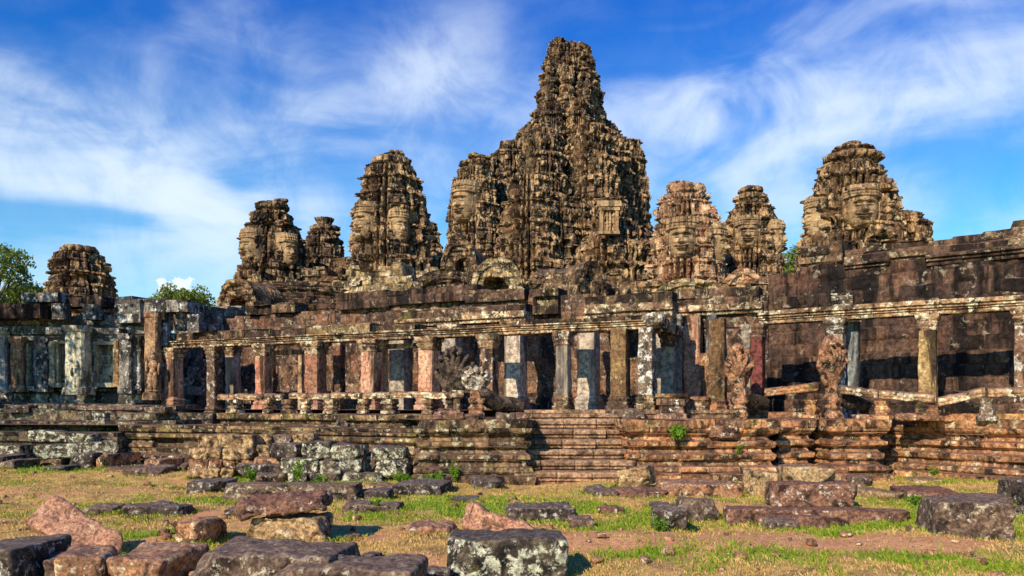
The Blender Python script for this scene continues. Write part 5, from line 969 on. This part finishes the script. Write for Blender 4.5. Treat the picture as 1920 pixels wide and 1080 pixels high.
# dry stacked pile: (label, material, x0, x1, y bottom, y top, depth back, distance, extra turn)
PILE = [
 ('carved tan block at the left end of the top row of the pile', 's_tan', 366, 409, 841, 816, .5, 19.3, 8), ('broad tan carved block on the top row with an overhanging right end', 's_tan', 411, 475, 841, 815, .6, 19.25, -4),
 ('small tan block on the top row right of the overhanging one', 's_tan', 477, 507, 836, 814, .6, 19.7, 3), ('brown block on the top row between two gaps', 's_brown', 513, 546, 834, 816, .5, 19.8, -6),
 ('tan fronted block with a black right side ending the top row', 's_tan', 548, 590, 836, 814, .7, 19.8, -7),
 ('tan block at the left end of the second row of the pile', 's_tan', 353, 386, 862, 842, .5, 19.15, 4), ('square tan block second in the second row', 's_tan', 387, 415, 861, 839, .5, 19.15, -5),
 ('tan block with scroll carving under the overhanging block', 's_tan', 416, 471, 861, 841, .6, 19.1, 5), ('pale tan block in the second row behind the dark ones', 's_tan', 472, 503, 861, 836, .6, 19.4, 0),
 ('black block jutting forward in the second row', 's_dark', 503, 562, 859, 833, .8, 18.7, -9), ('black lichen speckled block on the second row centre', 's_lich', 566, 618, 859, 829, .6, 18.6, 3),
 ('grey lichened block right of centre in the second row', 's_lich', 621, 684, 861, 834, .6, 18.5, -4), ('pale lichened block with black side at the right end of the second row', 's_lich', 701, 762, 863, 838, .7, 18.3, -8),
 ('orange block at the left end of the third row of the pile', 's_orange', 351, 388, 881, 862, .5, 19.05, 2), ('orange block second in the third row', 's_orange', 389, 415, 881, 861, .5, 19.05, -3),
 ('rounded orange block third in the third row', 's_orange', 416, 441, 880, 861, .5, 19.05, 4), ('orange block under the scroll carving', 's_orange', 442, 473, 881, 861, .5, 19.1, -2),
 ('low orange block in the third row behind the weeds', 's_orange', 474, 531, 876, 860, .5, 19.1, 2), ('dark lichened block in the middle of the third row', 's_lich', 528, 596, 889, 859, .6, 18.55, -2),
 ('rounded pale green block in the third row', 's_lich', 596, 636, 891, 866, .5, 18.35, 5), ('speckled lichened block right of the rounded pale one', 's_lich', 638, 681, 887, 860, .6, 18.45, -3),
 ('thin dark block standing in the gap of the third row', 's_brown', 682, 704, 885, 850, .5, 18.8, 3), ('block with curled carving at the right end of the third row', 's_lich', 704, 766, 893, 862, .7, 18.2, -8),
 ('pale foot block at the left end of the bottom row of the pile', 's_tan', 351, 382, 895, 880, .5, 19., 3), ('tan foot block second in the bottom row', 's_tan', 384, 409, 896, 880, .5, 19., -4),
 ('rounded tan foot block third in the bottom row', 's_tan', 410, 437, 898, 880, .5, 18.95, 2), ('dark sloping slab at the foot of the pile behind the weeds', 's_dark', 440, 535, 892, 872, .7, 18.7, -4),
 ('low brown stone under the sloping slab', 's_brown', 460, 538, 904, 890, .6, 18.3, 3), ('rounded foot block beneath the dark lichened block', 's_lich', 540, 575, 904, 888, .5, 18.3, 0),
 ('brown foot block beneath the rounded pale green block', 's_brown', 578, 632, 905, 890, .5, 18.2, 2), ('long lichened foot block at the right end of the bottom row', 's_lich', 638, 716, 908, 888, .6, 18.1, -3)]
for lab, mat, x0, x1, yb, yt, dep, d, rz in PILE:
    z0, z1 = max(-.05, PZ(yb, d)), PZ(yt, d); w = (x1-x0)*d/F
    block(lab, mat, PX((x0+x1)/2, d), d+dep/2, z0, (w*.99, dep, max(.12, z1-z0)), (0, 0, rz), name='stacked_block', group=G3, n=18, rnd=.06, rough=.04, chips=4, carve=.05 if mat == 's_tan' else .018)
# stones left lying on the terrace edge
for lab, mat, x0, x1, d, z, h, dep, rz in (('flat red slab on the edge of the terrace under the nagas', 's_red', 812, 870, 18.9, 1.42, .20, .5, 3), ('small red stone next to the flat red slab under the nagas', 's_red', 872, 900, 18.9, 1.42, .14, .4, -10),
        ('rounded red stone on the landing at the top left of the stairs', 's_red', 955, 992, 20.0, 1.42, .16, .4, 8), ('grey block on the terrace edge left of the stairs', 's_brown', 930, 966, 18.9, 1.42, .16, .45, 3),
        ('red block jutting from the terrace edge right of the stairs', 's_red', 1334, 1385, 18.35, 1.02, .28, .6, -5), ('broken lump on the balustrade kerb left of the concrete post', 's_red', 820, 848, 20.4, 1.52, .16, .4, 4),
        ('long low stone on the terrace at the foot of the column by the stairs', 's_brown', 1138, 1210, 21.0, 1.42, .24, .5, -4), ('pointed broken stone standing on the plinth of the left balustrade', 's_dark', 630, 650, 21.9, 1.15, .22, .2, 25),
        ('flat orange stone on the terrace under the right balustrade', 's_orange', 1690, 1742, 18.7, 1.42, .14, .4, -20), ('rough stone beside the right balustrade post', 's_orange', 1610, 1650, 19.3, 1.42, .12, .4, 10),
        ('pale round topped stone on the left terrace steps', 's_lich', 172, 196, 25.9, 1.25, .30, .4, 0), ('broken block lying on the left terrace steps', 's_brown', 268, 312, 26.2, 1.5, .22, .5, -6), ('dark block on the left terrace steps near the left edge', 's_dark', 8, 52, 27.6, 1.5, .28, .6, 4), ('long slab on the left terrace steps before the tan pier', 's_brown', 120, 268, 27.3, 1.6, .16, .7, -5)):
    w = (x1-x0)*d/F; block(lab, mat, PX((x0+x1)/2, d), d+dep/2, z-.02, (w, dep, h), (0, 0, rz), group='blocks left on the terrace', n=20, rnd=.05, rough=.03, chips=3)
# small pale chips of stone in the dry grass at the left
for k, (px, py, lab) in enumerate(((276, 909, 'tiny white stone chip in the dry grass at left'), (328, 918, 'small pink stone chip in the dry grass left of the dark block'))):
    d = EYE*F/(py-HZ); block(lab, 's_pink', PX(px, d), d, 0.0, (.16, .10, .08), (0, 0, 20), name='stone_chip', cat='stone', n=8, rnd=.03, rough=.03)

# ---------------------------------------------------------------- weeds
for lab, px, d, z, h, n, sd, sz, sp in (('broad leaved weed hanging from a crack in the right plinth', 1272, 18.25, .98, .28, 8, 1, .10, .14), ('small bright weed growing on the red block right of the stairs', 1408, 18.5, 1.3, .12, 5, 2, .06, .18),
        ('leafy weed at the left of the stacked pile behind the lintel', 472, 17.9, 0, .40, 9, 3, .05, .22), ('tall climbing weed against the dark lichened blocks of the pile', 558, 17.8, 0, .62, 9, 4, .05, .14),
        ('low weed in front of the rounded pale block of the pile', 598, 17.6, 0, .22, 8, 5, .05, .22), ('weed at the right corner of the stacked pile', 752, 17.6, 0, .30, 10, 6, .05, .3), ('weed at the foot of the left stair flank', 815, 17.9, 0, .28, 10, 7, .05, .3),
        ('slender weed against the left stair flank', 852, 18., 0, .5, 7, 8, .045, .14), ('bright weed in front of the flat grey brown stone', 700, 12.9, .02, .25, 8, 9, .04, .12), ('weed at the foot of the tilted cube', 1158, 15.3, 0, .26, 8, 10, .045, .22),
        ('weed growing from the middle crack of the right plinth', 1384, 18.45, .62, .22, 5, 11, .04, .1), ('grassy tuft of weed before the black block left of the right beam', 1238, 11.0, 0, .22, 9, 12, .035, .2), ('weed between the reddish slab and the grooved block', 1716, 13.8, 0, .25, 10, 13, .05, .3), ('weed on the plinth foot at the right', 1752, 18.4, .15, .2, 6, 14, .04, .15)):
    weed(lab, PX(px, d), d, z, h, n, sd, 'weeds among the stones', sz, sp)

# ---------------------------------------------------------------- trees
tree('big leafy tree cut by the left edge behind the left wing', PX(-25, 62), 62, 14.6, 3.3, 30, 1, leaf=.15, per=300, cz=10.9, flat=1.0)
tree('small feathery tree between the left edge tree and the small tower', PX(80, 75), 75, 13.4, 1.2, 9, 2, leaf=.13, per=320, cz=12.4)
tree('round topped tree behind the small white cloud right of the small tower', PX(338, 78), 78, 13.6, 2.5, 34, 3, leaf=.15, per=300, cz=11.9, flat=.62)
tree('bushy tree seen in the gap left of the large right face tower', PX(1482, 95), 95, 21.0, 3.4, 34, 4, leaf=.18, per=260, cz=17.6, flat=.8)
# the dappled shade on the left wing comes from a tree standing left of the picture
tree('thinly leaved shade tree standing left of the view before the left wing', -22.9, 21.3, 15.0, 4.2, 16, 5, leaf=.20, per=60, cz=10.0, flat=1.1)

# ---------------------------------------------------------------- grass blades
def grass(name, label, n, green, hgt, wid, mat, seed):
    rs = np.random.RandomState(seed); d = np.exp(rs.uniform(math.log(6.5), math.log(26), n*3)); px = rs.uniform(-150, 2070, n*3); x = (px-960)/F*d; y = d
    g, s = gcol(x, y); pr = g*1.2 if green else np.clip(.75-s*1.0-g*.3, .03, 1); cl = .25+1.5*np.clip(fbm(np.stack([x, y, 0*x], -1)*3.1, 3, seed), 0, 1)
    keep = rs.uniform(0, 1, n*3) < pr*cl; x, y = x[keep][:n], y[keep][:n]; m = len(x); z = gz(x, y)
    if len(FEET):
        k = rs.randint(0, len(FEET), n//3); Fx = np.array(FEET)[k]; e = rs.randint(0, 4, len(k)); q = rs.uniform(-1, 1, len(k)); o = np.abs(rs.normal(0, .05, len(k)))
        lx = np.where(e < 2, q*Fx[:, 2]/2, (e*2-5)*(Fx[:, 2]/2+o)); ly = np.where(e < 2, (e*2-1)*(Fx[:, 3]/2+o), q*Fx[:, 3]/2); c_, s_ = np.cos(Fx[:, 4]), np.sin(Fx[:, 4])
        ax, ay = Fx[:, 0]+lx*c_-ly*s_, Fx[:, 1]+lx*s_+ly*c_; gg, ss = gcol(ax, ay); kp = rs.uniform(0, 1, len(k)) < (.25+gg if green else .6)
        x = np.concatenate([x, ax[kp]]); y = np.concatenate([y, ay[kp]]); z = gz(x, y)
    line = np.array([cPX(-260, 26.3), cPX(230, 24.2), cPX(790, 20.4), cPX(800, 18.2), (.2, 18.2), (2.8, 18.3), (6, 18.6), (8.6, 18.8), (9.5, 19.9), (11.2, 17.4), (12.6, 15.3)])
    ok = y < np.interp(x, line[:, 0], line[:, 1]); x, y, z = x[ok], y[ok], z[ok]; m = len(x)
    a = rs.uniform(0, 6.28, m); h = hgt*rs.uniform(.35, 1.2, m); ln = rs.uniform(.2, 1.0, m)*h; w = wid*rs.uniform(.6, 1.3, m)*(y/9)**.5
    c, s = np.cos(a), np.sin(a); b = rs.uniform(0, 1, m)
    p0 = np.stack([x-s*w, y+c*w, z-.01], -1); p1 = np.stack([x+s*w, y-c*w, z-.01], -1); p2 = np.stack([x+c*ln*.4+s*w*.6, y+s*ln*.4-c*w*.6, z+h*.6], -1); p3 = np.stack([x+c*ln, y+s*ln, z+h*.9], -1)
    V = np.stack([p0, p1, p2, p3], 1).reshape(-1, 3)
    o = mk(name, V, np.arange(m*4).reshape(-1, 4), M[mat], None, {'blk': np.repeat(b, 4)}); tag(o, label, 'grass', kind='stuff')
grass('dry_grass', 'short dry golden grass over the open ground', 150000, False, .042, .0055, 'grass_dry', 31)
grass('green_grass', 'fresh green grass in patches between the stones', 90000, True, .075, .0065, 'grass_green', 32)

def pebbles():
    rs = np.random.RandomState(77); b = Bag()
    for k in range(1500):
        d = math.exp(rs.uniform(math.log(7), math.log(23))); x = (rs.uniform(-100, 2020)-960)/F*d
        if d > np.interp(x, (-16, -2, .2, 3, 8, 9.5, 11), (23, 18, 17.8, 18, 18.5, 18, 16)): continue
        r = .010+.07*rs.uniform()**9; p, Q = rock_mesh((r*2.2, r*1.7, r*1.2), 900+k % 40, 4, r*1.1, r*.25); c, s = math.cos(k), math.sin(k)
        b.add(np.stack([p[:, 0]*c-p[:, 1]*s+x, p[:, 0]*s+p[:, 1]*c+d, p[:, 2]+float(gz(np.array([x]), np.array([d]))[0])], 1), Q, rs.uniform(-.5, .5))
    tag(b.out('pebbles', M['s_orange']), 'small chips and pebbles of stone scattered over the ground', 'pebbles', kind='stuff')
pebbles()
